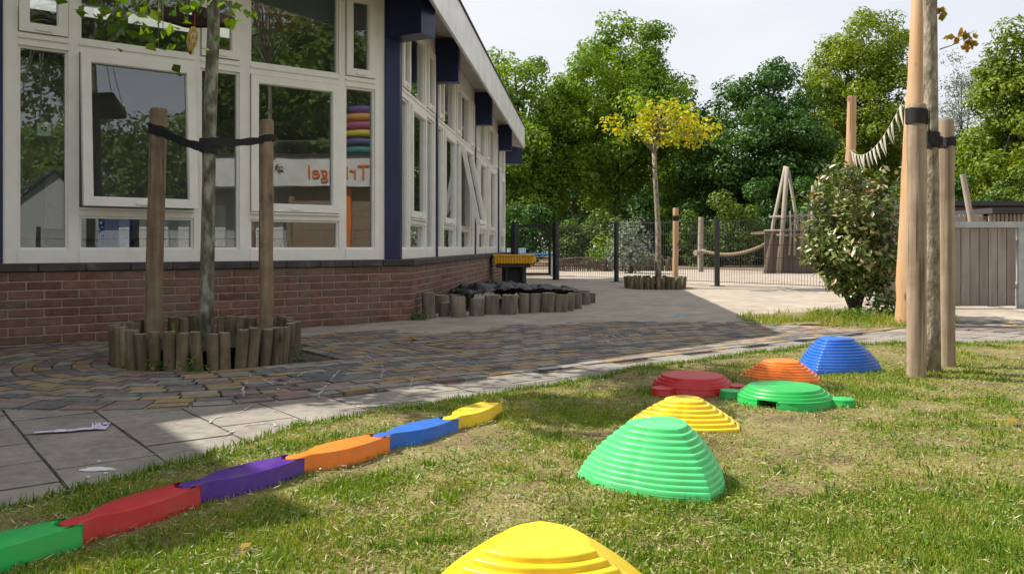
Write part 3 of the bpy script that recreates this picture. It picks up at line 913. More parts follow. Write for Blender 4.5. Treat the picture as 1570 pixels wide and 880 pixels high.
def tree(name, label, base, ells, nclump, nleaf, rc, lsize, lmat, bmat, tr, fork, group=None, shell=0.45, limbs=26, cat='tree', flat=0.75, aspect=0.55):
    base = Vector(base)
    t = thing(name, label, cat, base, group)
    E_ = [(base.x+e[0], base.y+e[1], base.z+e[2], e[3], e[4], e[5]) for e in ells]
    P, Nn, cc = blob_points(E_, nclump, nleaf, rc, flat, shell)
    keep = P[:,2] > base.z+0.02
    P = P[keep]; Nn = Nn[keep]
    leaf_cloud('crown', P, Nn, rng.uniform(0.6,1.3,len(P))*lsize, lmat, t, aspect)
    b = MB()
    big = max(E_, key=lambda e: e[2])
    top = Vector((big[0], big[1], big[2]+big[5]*0.3))
    pts = trunk_mesh(b, base-Vector((0,0,0.05)), base + Vector((random.uniform(-.1,.1),0,fork)), tr, tr*0.72, 9, tr*0.8)
    f = pts[-1]
    b.tube([f-Vector((0,0,0.05)), f.lerp(top,0.5)+Vector((random.uniform(-.2,.2),random.uniform(-.2,.2),0))*tr*4, top], [tr*0.7, tr*0.4, tr*0.1], 7)
    idx = rng.choice(len(cc), min(limbs, len(cc)), replace=False)
    for i in idx:
        e = Vector(cc[i]); s0 = f.lerp(top, random.uniform(0.0, 0.7))
        if e.z < f.z: s0 = f.lerp(base, random.uniform(0.0,0.3))
        mid = s0.lerp(e, 0.5) + Vector((random.uniform(-.1,.1), random.uniform(-.1,.1), random.uniform(0.05,0.25)))*(e-s0).length*0.4
        b.tube([s0, mid, e], [tr*random.uniform(0.22,0.4), tr*0.16, tr*0.05], 5, cap=False)
    b.build('trunk', bmat, t, smooth=True)
    return t

M['lf_maple'] = leafmat('maple_leaves', [(0.0,(0.040,0.100,0.010)), (0.4,(0.100,0.205,0.016)), (0.75,(0.205,0.310,0.026)), (1.0,(0.320,0.410,0.055))], trans=0.42, pscale=0.45)
M['lf_dark'] = leafmat('dark_leaves', [(0.0,(0.016,0.050,0.010)), (0.5,(0.045,0.120,0.018)), (1.0,(0.095,0.200,0.030))], trans=0.32, pscale=0.5)
M['lf_olive'] = leafmat('olive_green_leaves', [(0.0,(0.070,0.120,0.010)), (0.5,(0.160,0.230,0.018)), (1.0,(0.28,0.340,0.036))], trans=0.38, pscale=0.45)
M['lf_mid'] = leafmat('mid_green_leaves', [(0.0,(0.035,0.075,0.012)), (0.5,(0.090,0.155,0.020)), (1.0,(0.18,0.25,0.040))], trans=0.35, pscale=0.6)
M['lf_grey'] = leafmat('grey_willow_leaves', [(0.0,(0.10,0.125,0.09)), (0.5,(0.19,0.225,0.16)), (1.0,(0.30,0.335,0.25))], trans=0.25, rough=0.6)
M['lf_yellow'] = leafmat('yellow_maple_leaves', [(0.0,(0.09,0.20,0.015)), (0.40,(0.22,0.32,0.020)), (0.65,(0.46,0.45,0.020)), (0.86,(0.62,0.45,0.025)), (1.0,(0.52,0.25,0.03))], trans=0.45, pscale=1.4)
M['lf_young'] = leafmat('young_maple_leaves', [(0.0,(0.05,0.12,0.012)), (0.5,(0.10,0.20,0.018)), (1.0,(0.22,0.30,0.03))], trans=0.45)
M['lf_bush'] = leafmat('olive_shrub_leaves', [(0.0,(0.04,0.085,0.014)), (0.40,(0.11,0.17,0.030)), (0.74,(0.23,0.26,0.070)), (0.92,(0.38,0.36,0.19)), (1.0,(0.34,0.17,0.05))], trans=0.18, rough=0.33, spec=0.6)
M['lf_weed'] = leafmat('weed_leaves', [(0.0,(0.04,0.10,0.015)), (0.5,(0.09,0.18,0.025)), (1.0,(0.18,0.25,0.05))], trans=0.35)
M['lf_twig'] = leafmat('browning_leaves', [(0.0,(0.16,0.15,0.02)), (0.5,(0.30,0.22,0.03)), (1.0,(0.40,0.20,0.05))], trans=0.4)

M['tuft'] = leafmat('tuft_blades', [(0.0,(0.05,0.12,0.012)),(0.4,(0.105,0.21,0.02)),(0.75,(0.19,0.29,0.035)),(1.0,(0.32,0.33,0.08))], trans=0.3)
M['clover'] = leafmat('clover_leaves', [(0.0,(0.06,0.13,0.016)),(0.4,(0.13,0.22,0.03)),(0.7,(0.22,0.27,0.05)),(1.0,(0.28,0.28,0.07))], trans=0.2, pscale=3.0)
M['straw'] = leafmat('dry_straw', [(0.0,(0.20,0.14,0.07)),(0.5,(0.40,0.32,0.17)),(1.0,(0.60,0.52,0.34))], trans=0.15)
# ================================================================== lawn
def lawn_h(X, Y): return 0.010 + 0.006*fnoise(X, Y, 3.0) + 0.004*fnoise(X, Y, 11.0, 2)
V, F = grid(-3.2, 8.0, -1.5, 6.1, 0.03, lawn_h, lambda x, y: y < lawn_edge(x)-0.02)
me = fast_mesh('lawn_soil', V, F.ravel(), np.full(len(F), 4), M['thatch'], smooth=True)
tag(link('lawn_soil', me), kind='structure')

def lush(X, Y): return fnoise(X, Y, 2.4)*0.75 + fnoise(X+7.3, Y-2.1, 8.5, 2)*0.5

def blades(X, Y, H, W, Z0, lean=0.6):
    n = len(X)
    th = rng.uniform(0, 2*np.pi, n); ph = rng.uniform(0, 2*np.pi, n)
    dx, dy = np.cos(th)*W/2, np.sin(th)*W/2
    ln = lean*rng.random(n)**1.2
    lx, ly = np.cos(ph)*ln*H, np.sin(ph)*ln*H
    hh = H*np.sqrt(np.maximum(0.06, 1-ln**2*0.85))
    b0 = np.stack([X-dx, Y-dy, Z0], 1); b1 = np.stack([X+dx, Y+dy, Z0], 1)
    m0 = np.stack([X-dx*0.8+lx*0.38, Y-dy*0.8+ly*0.38, Z0+hh*0.58], 1); m1 = np.stack([X+dx*0.8+lx*0.38, Y+dy*0.8+ly*0.38, Z0+hh*0.58], 1)
    tp = np.stack([X+lx, Y+ly, Z0+hh], 1)
    v = np.stack([b0,b1,m1,m0,tp], 1).reshape(-1,3)
    i = np.arange(n)[:,None]*5
    F = np.concatenate([i,i+1,i+2,i+3, i+3,i+2,i+4], 1)
    return v, F.reshape(-1), np.tile([4,3], n)

def lawn_points(n):
    u = rng.random(n)
    Y = 1.15*((6.0/1.15)**u)                    # denser near the viewer
    X = rng.uniform(-0.80, 0.86, n)*Y + rng.uniform(-0.3,0.3,n)
    k = (Y < lawn_edge(X)+rng.uniform(-0.03,0.022,n)) & (X > -3.2)
    return X[k], Y[k]
X, Y = lawn_points(900000)
lu = lush(X, Y)
BARE = [(gp(1350,818),0.05),(gp(1555,805),0.05),(gp(1400,634),0.13),(gp(1345,598),0.07),(gp(1490,590),0.10),(gp(375,852),0.05),(gp(1230,655),0.10),(gp(900,770),0.10),(gp(1030,850),0.10),(gp(840,720),0.08),(gp(1190,830),0.11),(gp(960,830),0.06),(gp(640,760),0.06),(gp(1300,720),0.08),(gp(1480,700),0.06),(gp(560,840),0.06),(gp(1250,870),0.08),(gp(780,780),0.05),(gp(1430,760),0.05)]
dens = np.clip(0.42 + 0.58*lu, 0.06, 1.0)
for (c, r) in BARE:
    d2 = ((X-c[0])**2 + ((Y-c[1])*1.0)**2)/(r*r)
    dens *= 1-0.94*np.exp(-d2*(1+0.5*np.sin(X*40)*np.sin(Y*37)))
TOYS = [(0.425,2.42,0.20),(0.075,1.70,0.20),(0.665,3.24,0.20),(1.385,4.32,0.20),(1.765,4.60,0.20),(1.165,3.60,0.20),(0.84,3.92,0.19)]
for (cx_, cy_, r_) in TOYS: dens *= ((X-cx_)**2+(Y-cy_)**2 > r_*r_*0.8)
sbm = (X+0.991)*0.796-(Y-1.899)*0.605
dens *= 1-0.62*((sbm > -0.045) & (sbm < 0.058) & (X < -0.05))
k = rng.random(len(X)) < dens*0.82
X, Y, lu = X[k], Y[k], lu[k]
H = (0.0045 + 0.006*rng.random(len(X)) + 0.011*np.clip(lu, 0, 1.2)*rng.random(len(X)))
W = rng.uniform(0.0022, 0.0046, len(X))*(0.75+0.14*Y)
sbm = (X+0.991)*0.796-(Y-1.899)*0.605; H = H*np.where((sbm > 0.0) & (sbm < 0.11) & (X < -0.05), 0.55, 1.0)
v1 = blades(X, Y, H*1.25, W, lawn_h(X, Y)-0.001, 1.05)
# coarser tufts
ntu = 1700
tx, ty = lawn_points(ntu*3); sel = lush(tx, ty)+0.35*rng.normal(size=len(tx)) > 0.15; tx, ty = tx[sel][:ntu], ty[sel][:ntu]
rep = rng.integers(10, 44, len(tx)); X = np.repeat(tx, rep); Y = np.repeat(ty, rep)
sp = np.repeat(rng.uniform(0.012, 0.035, len(tx)), rep)
X = X + rng.normal(size=len(X))*sp; Y = Y + rng.normal(size=len(Y))*sp
sbm = (X+0.991)*0.796-(Y-1.899)*0.605; k = ~((sbm > -0.05) & (sbm < 0.085) & (X < -0.05)); X, Y = X[k], Y[k]
H = rng.uniform(0.010, 0.034, len(X)); W = rng.uniform(0.0028, 0.0055, len(X))*(0.8+0.1*Y)
v2 = blades(X, Y, H, W, lawn_h(X, Y)-0.002, 1.0)
# fringe leaning over the paving
ex = rng.uniform(-1.7, 4.6, 9000); ey = lawn_edge(ex)+rng.normal(size=9000)*0.018
v3 = blades(ex, ey, rng.uniform(0.012,0.040,9000), rng.uniform(0.003,0.0055,9000), np.full(9000, 0.004), 0.9)
def join_bl(parts):
    V = []; Fx = []; T = []; n = 0
    for (v, f, t) in parts:
        V.append(v); Fx.append(f+n); T.append(t); n += len(v)
    return np.concatenate(V), np.concatenate(Fx), np.concatenate(T)
V, Fx, T = join_bl([v2, v3])
tag(link('grass_tufts', fast_mesh('grass_tufts', V, Fx, T, M['tuft'])), 'coarse dark green grass tufts scattered over the lawn', 'grass', kind='stuff')
me = fast_mesh('lawn_grass', *v1, M['grass'])
tag(link('lawn_clover', fast_mesh('x', np.zeros((0,3)), [], [], M['grass'])), kind='stuff') if False else None
tag(link('lawn_grass', me), 'short patchy green and straw coloured lawn grass', 'grass', kind='stuff')

# clover, moss tips and dry scraps lying flat between the blades
X, Y = lawn_points(110000); lu = lush(X+3.1, Y+1.7); k = (rng.random(len(X)) < np.clip(0.45+0.5*lu, 0.12, 1)); X, Y = X[k], Y[k]
n = len(X); P = np.stack([X, Y, lawn_h(X, Y)+rng.uniform(0.003,0.012,n)], 1); Nn = rng.normal(size=(n,3))*0.38+np.array([0,0,1.0])
root = thing('lawn_litter', 'clover leaves and dry scraps lying flat in the lawn', 'grass', (0,0,0), kind='stuff')
leaf_cloud('clover', P, Nn, rng.uniform(0.005,0.013,n)*(0.8+0.12*Y), M['clover'], root, 0.7, 0.15, kind='stuff')
X, Y = lawn_points(22000); n = len(X); P = np.stack([X, Y, lawn_h(X, Y)+rng.uniform(0.004,0.014,n)], 1); Nn = rng.normal(size=(n,3))*0.3+np.array([0,0,1.0])
leaf_cloud('straw', P, Nn, rng.uniform(0.012,0.035,n), M['straw'], root, 0.09, 0.0, kind='stuff')
# fallen leaves on lawn and paving
lm = MB(); lm.add([(-0.035,0,0.004),(-0.012,0.018,0.010),(0.014,0.014,0.004),(0.04,0,0.012),(0.012,-0.017,0.003),(-0.014,-0.02,0.011)], [(0,5,1),(1,5,4,2),(2,4,3)])
lme = lm.mesh('fallen_leaf', M['lf_twig'])
LV = [(gp(812,609),1.0,'fallen leaf on the lawn beyond the end of the yellow balance beam'), (gp(1520,534),1.1,'fallen leaf at the lawn edge right of the staked tree'), (gp(633,521),1.4,'dark fallen leaf lying on the clinker paving by the building'), (gp(377,852),0.6,'brown fallen leaf in the foreground grass below the red beam'), (gp(1552,654),0.9,'small pale leaf on the grass near the right edge')]
for (p, s, lb) in LV:
    o = link('fallen_leaf', lme, None, (p[0], p[1], 0.02 if p[1] < float(lawn_edge(p[0])) else 0.008), (random.uniform(-.2,.2), random.uniform(-.2,.2), random.uniform(0,6)), (s,s,s))
    tag(o, lb, 'leaf', 'fallen leaves')

# ================================================================== plastic stepping hills
def hill(name, label, c, side, h, steps, rot, col, plateau=0.36, convex=1.6, smooth_faces=()):
    """rounded-triangle stepping stone, terraced up to a small flat top"""
    t = thing(name, label, 'stepping stone', (c[0], c[1], 0.008), 'plastic stepping stones on the lawn')
    n = 96; Rr = side/math.sqrt(3)
    def outline(a, sharp):
        # three corners, bulging sides
        b_ = (a % (2*math.pi/3)) - math.pi/3
        flat = math.cos(math.pi/3)/max(0.45, math.cos(b_))
        reu = 0.5*flat*1.0 + 0.5*0.80
        k = 1.0 - 0.0
        return Rr*((1-sharp)*0.80 + sharp*(0.35*flat + 0.65*(0.76+0.24*abs(b_)/(math.pi/3))))*1.02
    prof = []
    for i in range(steps):
        u0 = i/steps; u1 = (i+1)/steps
        def sc(u): return plateau + (1-plateau)*(1-u**convex)
        s0 = sc(u0)
        s1 = sc(u1 - 0.25/steps)
        z0 = h*u0; z1 = h*u1
        lip = (z1-z0)
        prof += [(s0, z0+0.0002), (s0-0.003, z0+lip*0.60), (s0-0.010, z0+lip*0.86), (max(s0-0.024, s1), z0+lip*0.985)]
    prof += [(plateau+0.015, h*0.985), (plateau-0.03, h), (plateau*0.5, h+0.001)]
    vs_ = []
    for (s, z) in prof:
        for k in range(n):
            a = 2*math.pi*k/n
            fi = int(((a+math.pi/3) % (2*math.pi))/(2*math.pi/3))
            u = min(1, max(0, z/h))
            ss = s
            if fi in smooth_faces:
                ss = plateau + (1-plateau)*max(0, (1-u**convex))
                ss = max(ss, plateau*0.5 if s <= plateau*0.51 else 0)
                if s < plateau-0.01: ss = s
            r = outline(a + math.pi/3, 0.50 + 0.26*(1-u))*ss
            vs_.append((t.location.x + r*math.cos(a+rot), t.location.y + r*math.sin(a+rot), t.location.z + z - 0.004))
    fs = []
    m_ = len(prof)
    for i in range(m_-1):
        for k in range(n):
            k2 = (k+1) % n
            fs.append((i*n+k, i*n+k2, (i+1)*n+k2, (i+1)*n+k))
    fs.append([(m_-1)*n+k for k in range(n)])
    b = MB(); b.add(vs_, fs)
    b.build('terraced_body', col, t, smooth=True, angle=50)
    # rubber rim at the foot
    rim = MB(); pts = []
    for k in range(n):
        a = 2*math.pi*k/n; r = outline(a+math.pi/3, 0.76)*1.004
        pts.append((t.location.x + r*math.cos(a+rot), t.location.y + r*math.sin(a+rot), t.location.z))
    q = []
    for (s, z) in ((0.99,-0.016),(1.000,-0.010),(0.998,-0.004),(0.985,-0.002)):
        for p in pts: q.append((t.location.x+(p[0]-t.location.x)*s, t.location.y+(p[1]-t.location.y)*s, t.location.z+z))
    ff = []
    for i in range(3):
        for k in range(n):
            k2 = (k+1) % n; ff.append((i*n+k, i*n+k2, (i+1)*n+k2, (i+1)*n+k))
    rim.add(q, ff); rim.build('rubber_rim', M['rubber'], t, smooth=True)
    return t
M['rubber'] = pmat('grey_rubber', [(0.3,(0.10,0.10,0.11)),(0.7,(0.16,0.16,0.17))], scale=30, rough=0.8)
M['p_green'] = plastic('mint_green_plastic', (0.080, 0.58, 0.190))
M['p_green2'] = plastic('grass_green_plastic', (0.012, 0.34, 0.070))
M['p_greenb'] = plastic('bright_green_plastic', (0.010, 0.38, 0.070))
M['p_yellow'] = plastic('yellow_plastic', (0.78, 0.53, 0.010))
M['p_orange'] = plastic('orange_plastic', (0.78, 0.185, 0.012))
M['p_blue'] = plastic('blue_plastic', (0.010, 0.115, 0.50))
M['p_red'] = plastic('red_plastic', (0.48, 0.010, 0.018))
M['p_purple'] = plastic('purple_plastic', (0.065, 0.010, 0.23))
hill('stepping_hill', 'tall mint green terraced stepping hill in the middle of the lawn', (0.425,2.42), 0.425, 0.172, 12, R(-126), M['p_green'], 0.34, 1.65)
hill('stepping_hill', 'low yellow stepping hill at the bottom edge of the picture', (0.060,1.70), 0.475, 0.089, 7, R(30), M['p_yellow'], 0.42, 1.2, smooth_faces=(0,1))
hill('stepping_hill', 'low yellow stepping hill behind the green one', (0.665,3.24), 0.43, 0.092, 7, R(-106), M['p_yellow'], 0.26, 1.10)
hill('stepping_hill', 'low orange stepping hill beside the tall blue one', (1.385,4.32), 0.43, 0.092, 8, R(-117), M['p_orange'], 0.36, 1.15)
hill('stepping_hill', 'tall blue terraced stepping hill at the far end of the row', (1.765,4.60), 0.435, 0.176, 12, R(-72), M['p_blue'], 0.36, 1.65)

# ---- round tiered islands with pegs and sockets
def island(name, label, c, rad, h, tiers, pegs, notches, col):
    t = thing(name, label, 'stepping stone', (c[0], c[1], 0.010), 'round stepping islands')
    n = 120
    def rimf(a, z):
        return 1.0
    prof = [(1.0, 0.0), (1.0, 0.30), (0.985, 0.36), (0.985, 0.52), (0.965, 0.56)]
    for i in range(tiers):
        s = 0.95 - i*0.085; z = 0.56 + 0.44*i/tiers; z1 = 0.56 + 0.44*(i+1)/tiers
        prof += [(s, z), (s-0.008, z1-0.05), (s-0.03, z1)]
    prof += [(0.95-tiers*0.085+0.02, 1.0), (0.3, 1.005)]
    vs_ = []; skip = set()
    for (s, z) in prof:
        for k in range(n):
            a = 2*math.pi*k/n
            vs_.append((t.location.x+rad*s*math.cos(a), t.location.y+rad*s*math.sin(a), t.location.z+h*z-0.006))
    fs = []
    for i in range(len(prof)-1):
        for k in range(n):
            a = 2*math.pi*(k+0.5)/n
            cut = any(abs((a-na+math.pi) % (2*math.pi) - math.pi) < nw for (na, nw) in notches)
            if cut and prof[i+1][1] <= 0.57: continue
            k2 = (k+1) % n; fs.append((i*n+k, i*n+k2, (i+1)*n+k2, (i+1)*n+k))
    fs.append([(len(prof)-1)*n+k for k in range(n)])
    b = MB(); b.add(vs_, fs); ob = b.build('tiered_disc', col, t, smooth=True, angle=40)
    for (na, nw) in notches:                 # socket: inner walls and roof
        b = MB(); d = Vector((math.cos(na), math.sin(na), 0)); s_ = Vector((-d.y, d.x, 0)); w2 = rad*math.sin(nw)
        c0 = Vector((t.location.x, t.location.y, t.location.z-0.006)); z1 = h*0.56
        pts = [c0 + d*rad*math.cos(nw)*0.995 - s_*w2] + [c0 + d*(rad*0.62 - w2*math.sin(x*math.pi/8)*1.0) + s_*(-w2*math.cos(x*math.pi/8)) for x in range(9)] + [c0 + d*rad*math.cos(nw)*0.995 + s_*w2]
        m_ = len(pts); vv = pts + [p + Vector((0,0,z1)) for p in pts]
        ff = [(i, i+1, m_+i+1, m_+i) for i in range(m_-1)] + [[m_+i for i in range(m_)]]
        b.add(vv, ff); b.build('socket', col, t, smooth=True, angle=40)
    for (na, L, w) in pegs:
        b = MB(); d = Vector((math.cos(na), math.sin(na), 0)); s_ = Vector((-d.y, d.x, 0)); c0 = Vector((t.location.x, t.location.y, t.location.z-0.006))
        pl = []
        for x in range(0, 13):
            th = -math.pi/2 - 0.5 + (math.pi+1.0)*x/12
            pl.append(c0 + d*(rad+L-w*0.5 + w*0.62*math.cos(th)) + s_*(w*0.62*math.sin(th)))
        pl += [c0 + d*(rad*0.9) + s_*w*0.42, c0 + d*(rad*0.9) - s_*w*0.42]
        levels = [(0, 1.0), (h*0.24, 1.0), (h*0.27, 0.97), (h*0.50, 0.97), (h*0.54, 0.90)]
        cc = sum(pl, Vector())/len(pl); m_ = len(pl); vv = []
        for (z, s) in levels: vv += [cc + (p-cc)*s + Vector((0,0,z)) for p in pl]
        ff = []
        for i in range(len(levels)-1):
            for k in range(m_): ff.append((i*m_+k, i*m_+(k+1)%m_, (i+1)*m_+(k+1)%m_, (i+1)*m_+k))
        ff.append([(len(levels)-1)*m_+k for k in range(m_)])
        b.add(vv, ff); b.build('peg', col, t, smooth=True, angle=40)
    return t
island('stepping_island', 'round green tiered stepping island with a peg at each side', (1.165,3.60), 0.198, 0.080, 3, [(R(-22), 0.075, 0.075), (R(150), 0.072, 0.075), (R(75),0.07,0.075)], [(R(-128), 0.21)], M['p_greenb'])
island('stepping_island', 'round red tiered stepping island left of the green one', (0.840,3.92), 0.185, 0.080, 3, [(R(-140), 0.070, 0.080), (R(95),0.07,0.075), (R(-20),0.05,0.075)], [(R(0), 0.2)], M['p_red'])

# ---- balance beam: linked segments, round tongue in round socket
def beam_segment(label, p0, p1, col):
    """from the tongue's middle p0 to the socket's middle p1"""
    p0 = Vector((p0[0], p0[1], 0)); p1 = Vector((p1[0], p1[1], 0))
    t = thing('balance_beam', label, 'balance beam', (p0.x, p0.y, 0.008), 'balance beam segments')
    d = (p1-p0).normalized(); s = Vector((-d.y, d.x, 0)); L = (p1-p0).length
    rt = 0.030; pl = []
    half = []        # outline along the right side, tongue to socket (x, y)
    for x in range(0, 9):
        th = math.pi - (math.pi/2+0.35)*x/8
        half.append((rt*math.cos(th), rt*math.sin(th)))
    half += [(0.045,0.0225),(0.062,0.029),(0.085,0.042),(0.115,0.0525),(0.16,0.0585),(0.21,0.0575),(0.26,0.0525),(L-0.0345-0.008,0.0450),(L-0.012,0.0415),(L+0.003,0.0395)]
    rs = 0.0345
    sock = [(L+0.004, 0.0315)]
    for x in range(0, 9):
        th = math.pi/2*0.93 + (math.pi-math.pi/2*0.93)*x/8
        sock.append((L + rs*math.cos(th), rs*math.sin(th)))
    up = half + sock
    full = up + [(x, -y) for (x, y) in reversed(up[1:-1])]
    h = 0.052
    lv = [(-0.01, 1.0, 0.0), (0.018, 0.0, 0.0015), (0.020, 0.0, 0.0028), (h-0.004, 0.0, 0.0038), (h-0.001, 0, 0.0055), (h, 0, 0.008)]
    m_ = len(full); vv = []
    # inset by vertex normals of the outline
    nr = []
    for i in range(m_):
        a = Vector(full[i-1]); c = Vector(full[(i+1) % m_]); e = (c-a); e = Vector((e.y, -e.x)); e.normalize(); nr.append(e)
    area = sum(full[i-1][0]*full[i][1]-full[i][0]*full[i-1][1] for i in range(m_))
    sg = 1 if area > 0 else -1
    for (z, _, ins) in lv:
        for i in range(m_):
            x = full[i][0] - nr[i].x*ins*sg*0.8; y = full[i][1] - nr[i].y*ins*sg*0.8
            w3 = p0 + d*x + s*y
            vv.append((w3.x, w3.y, 0.010+z))
    ff = []
    for i in range(len(lv)-1):
        for k in range(m_):
            q = (i*m_+k, i*m_+(k+1)%m_, (i+1)*m_+(k+1)%m_, (i+1)*m_+k)
            ff.append(q if sg > 0 else q[::-1])
    # top as strips so the forked outline fills properly
    T = (len(lv)-1)*m_
    nu = len(up)
    for i in range(1, nu-1):
        a, b2 = i, i+1
        ra, rb = (m_-i) % m_, (m_-i-1) % m_
        if i < nu-2: pass
    b = MB(); b.add(vv, ff)
    hl = len(half)
    tops = []
    def mir(i): return 0 if i == 0 else m_-i
    tops.append([T+0, T+1, T+mir(1)])
    ie = nu-1
    for i in range(1, hl-3):
        tops.append([T+i, T+i+1, T+mir(i+1), T+mir(i)])
    # last stretch: fan between the side and the socket arc, each side
    for sgn in (1, -1):
        f_ = (lambda i: i) if sgn > 0 else mir
        ring_ = [hl-3, hl-2, hl-1] + list(range(hl, nu))
        for k in range(1, len(ring_)-1):
            tops.append([T+f_(ring_[0]), T+f_(ring_[k]), T+f_(ring_[k+1])])
    tops.append([T+hl-3, T+nu-1, T+mir(hl-3)])
    n0 = len(b.v)
    for q in tops: b.f.append(q); b.m.append(0)
    me = b.mesh('segment_body', col, Vector(t.location))
    import bmesh as _bm
    bb = _bm.new(); bb.from_mesh(me); _bm.ops.recalc_face_normals(bb, faces=bb.faces); bb.to_mesh(me); bb.free()
    me.polygons.foreach_set('use_smooth', [True]*len(me.polygons)); me.set_sharp_from_angle(angle=R(35))
    o = bpy.data.objects.new('segment_body', me); COL.objects.link(o); o.parent = t
    b = MB(); c = p0 + d*0.19
    b.tube([(p0.x, p0.y, 0.061), (p0.x, p0.y, 0.0627)], [0.005, 0.0045], 12); b.build('moulding_dot', col, t)
    return t
BP = [gp(-55,852), gp(112,810), gp(290,757), gp(452,716), gp(583,682), gp(688,660), gp(757,630)]
# joints lie where the tongues sit, at top height
def gpz(px, py, z):
    Y = 1290*(CAM_H-z)/(py-378); return ((px-785)/1290*Y, Y)
_j1 = gpz(112,806,0.05)
J = [(_j1[0]-0.345*0.605, _j1[1]-0.345*0.796), _j1, gpz(290,748,0.05), gpz(452,705.5,0.05), gpz(584,671.5,0.05), gpz(690,645,0.05), gpz(757,619,0.05)]
cols = [('p_greenb','green'),('p_red','red'),('p_purple','purple'),('p_orange','orange'),('p_blue','blue'),('p_yellow','yellow')]
where = ['cut off at the lower left corner', 'between the green and purple ones', 'between the red and orange ones', 'between the purple and blue ones', 'between the orange and yellow ones', 'turned at the far end of the row']
for i in range(6):
    beam_segment('%s plastic balance beam segment %s' % (cols[i][1], where[i]), J[i], J[i+1], M[cols[i][0]])

# ================================================================== round log planters
def log_mesh(b, p, r, h, lean=(0,0), n=10, cap_mi=1):
    p = Vector(p); top = p + Vector((lean[0], lean[1], h))
    rings = []
    for (t, s) in ((0,1.0),(0.5,0.97),(0.94,0.96),(1.0,0.88)):
        c = p.lerp(top, t)
        rings.append([c + Vector((math.cos(2*math.pi*k/n)*r*s*random.uniform(0.95,1.05), math.sin(2*math.pi*k/n)*r*s*random.uniform(0.95,1.05), random.uniform(-0.003,0.003) if t == 1 else 0)) for k in range(n)])
    vs_ = [v for q in rings for v in q]; fs = []
    for i in range(3):
        for k in range(n): fs.append((i*n+k, i*n+(k+1)%n, (i+1)*n+(k+1)%n, (i+1)*n+k))
    b.add(vs_, fs, 0)
    b.add(rings[3], [list(range(n))], cap_mi)

def planter(label, c, rad, n, r, h):
    t = thing('log_planter', label, 'planter', (c[0], c[1], 0), 'round log planters')
    for k in range(n):
        a = 2*math.pi*(k+random.uniform(-0.12,0.12))/n
        b = MB(); rr = r*random.uniform(0.94,1.18)
        log_mesh(b, (c[0]+rad*math.cos(a), c[1]+rad*math.sin(a), -0.03), rr, h*random.uniform(0.93,1.05)+0.03,
                 (math.cos(a)*random.uniform(-0.012,0.03)+random.uniform(-.012,.012), math.sin(a)*random.uniform(-0.012,0.03)+random.uniform(-.012,.012)))
        b.build('log', [M['log'], M['logend']], t, smooth=True, angle=50)
    b = MB(); vs_ = [(c[0], c[1], h*0.62)]; fs = []
    for j, s in enumerate((0.35, 0.7, 0.97)):
        for k in range(28):
            a = 2*math.pi*k/28; vs_.append((c[0]+rad*s*math.cos(a), c[1]+rad*s*math.sin(a), h*(0.6-0.1*s)+random.uniform(-0.012,0.012)))
    for k in range(28): fs.append((0, 1+k, 1+(k+1)%28))
    for j in range(2):
        for k in range(28): fs.append((1+j*28+k, 1+(j+1)*28+k, 1+(j+1)*28+(k+1)%28, 1+j*28+(k+1)%28))
    b.add(vs_, fs); b.build('planter_soil', M['soil'], t, smooth=True)
    return t
planter('round planter of upright logs round the staked tree by the windows', (PLC.x, PLC.y), 0.505, 42, 0.0335, 0.215)
planter('small round log planter under the yellow-leaved tree', (2.31,13.55), 0.45, 34, 0.036, 0.195)

def weeds(name, label, c, rx, ry, n, size, mat='lf_weed', hmax=0.08, group=None):
    t = thing(name, label, 'weeds', (c[0], c[1], c[2]), group)
    P = np.stack([c[0]+rng.normal(size=n)*rx*0.5, c[1]+rng.normal(size=n)*ry*0.5, c[2]+rng.random(n)**1.5*hmax], 1)
    Nn = rng.normal(size=(n,3))*0.6 + np.array([0,0,0.8])
    o = leaf_cloud('leaves', P, Nn, rng.uniform(0.5,1.4,n)*size, M[mat], t, 0.45)
    b = MB()
    for i in range(0, n, 6):
        b.tube([(P[i,0]*0.7+c[0]*0.3, P[i,1]*0.7+c[1]*0.3, c[2]-0.005), tuple(P[i])], [0.0016, 0.0008], 4, cap=False)
    tag(b.build('stalks', M[mat], t), kind='stuff')
    return t
for (px, py, n, lb) in [(205,566,60,'weed tuft at the left foot of the tree planter'),(245,570,50,'small weeds in front of the tree planter logs'),(300,572,60,'weeds growing between the middle planter logs'),(455,552,45,'weed tuft at the right foot of the tree planter'),(640,492,160,'green weeds at the corner of the brick plinth')]:
    p = gp(px, py); weeds('weed_tuft', lb, (p[0], p[1], 0.0), 0.09, 0.05, n, 0.028, group='weeds in the paving')
p = Vector((PLC.x-0.03, PLC.y-0.47, 0.06)); weeds('weed_tuft', 'tall thin weed standing between two front logs of the planter', p, 0.02, 0.02, 60, 0.024, hmax=0.20, group='weeds in the paving')

# ================================================================== tree stakes, trunks, webbing
def stake(label, base, top, r, mat='stake', group='tree stakes'):
    t = thing('tree_stake', label, 'stake', base, group)
    base = Vector(base); top = Vector(top)
    b = MB(); n = 14; pts = [base.lerp(top, i/8) + Vector((random.uniform(-.003,.003), random.uniform(-.003,.003), 0)) for i in range(9)]
    b.tube([base-Vector((0,0,0.05))]+pts[1:8]+[top-Vector((0,0,0.012)), top], [r]*8+[r*0.99, r*0.93], n, jit=0.025)
    b.build('post', M[mat], t, smooth=True, angle=45)
    b = MB(); b.tube([top-Vector((0,0,0.001)), top+Vector((0,0,0.003))], [r*0.92, r*0.88], n); b.build('end_grain', M['logend'], t)
    return t
SL0, SL1 = Vector((-2.235,5.24,0.10)), Vector((-2.20,5.24,1.535))
SR0, SR1 = Vector((-1.565,5.35,0.10)), Vector((-1.56,5.35,1.48))
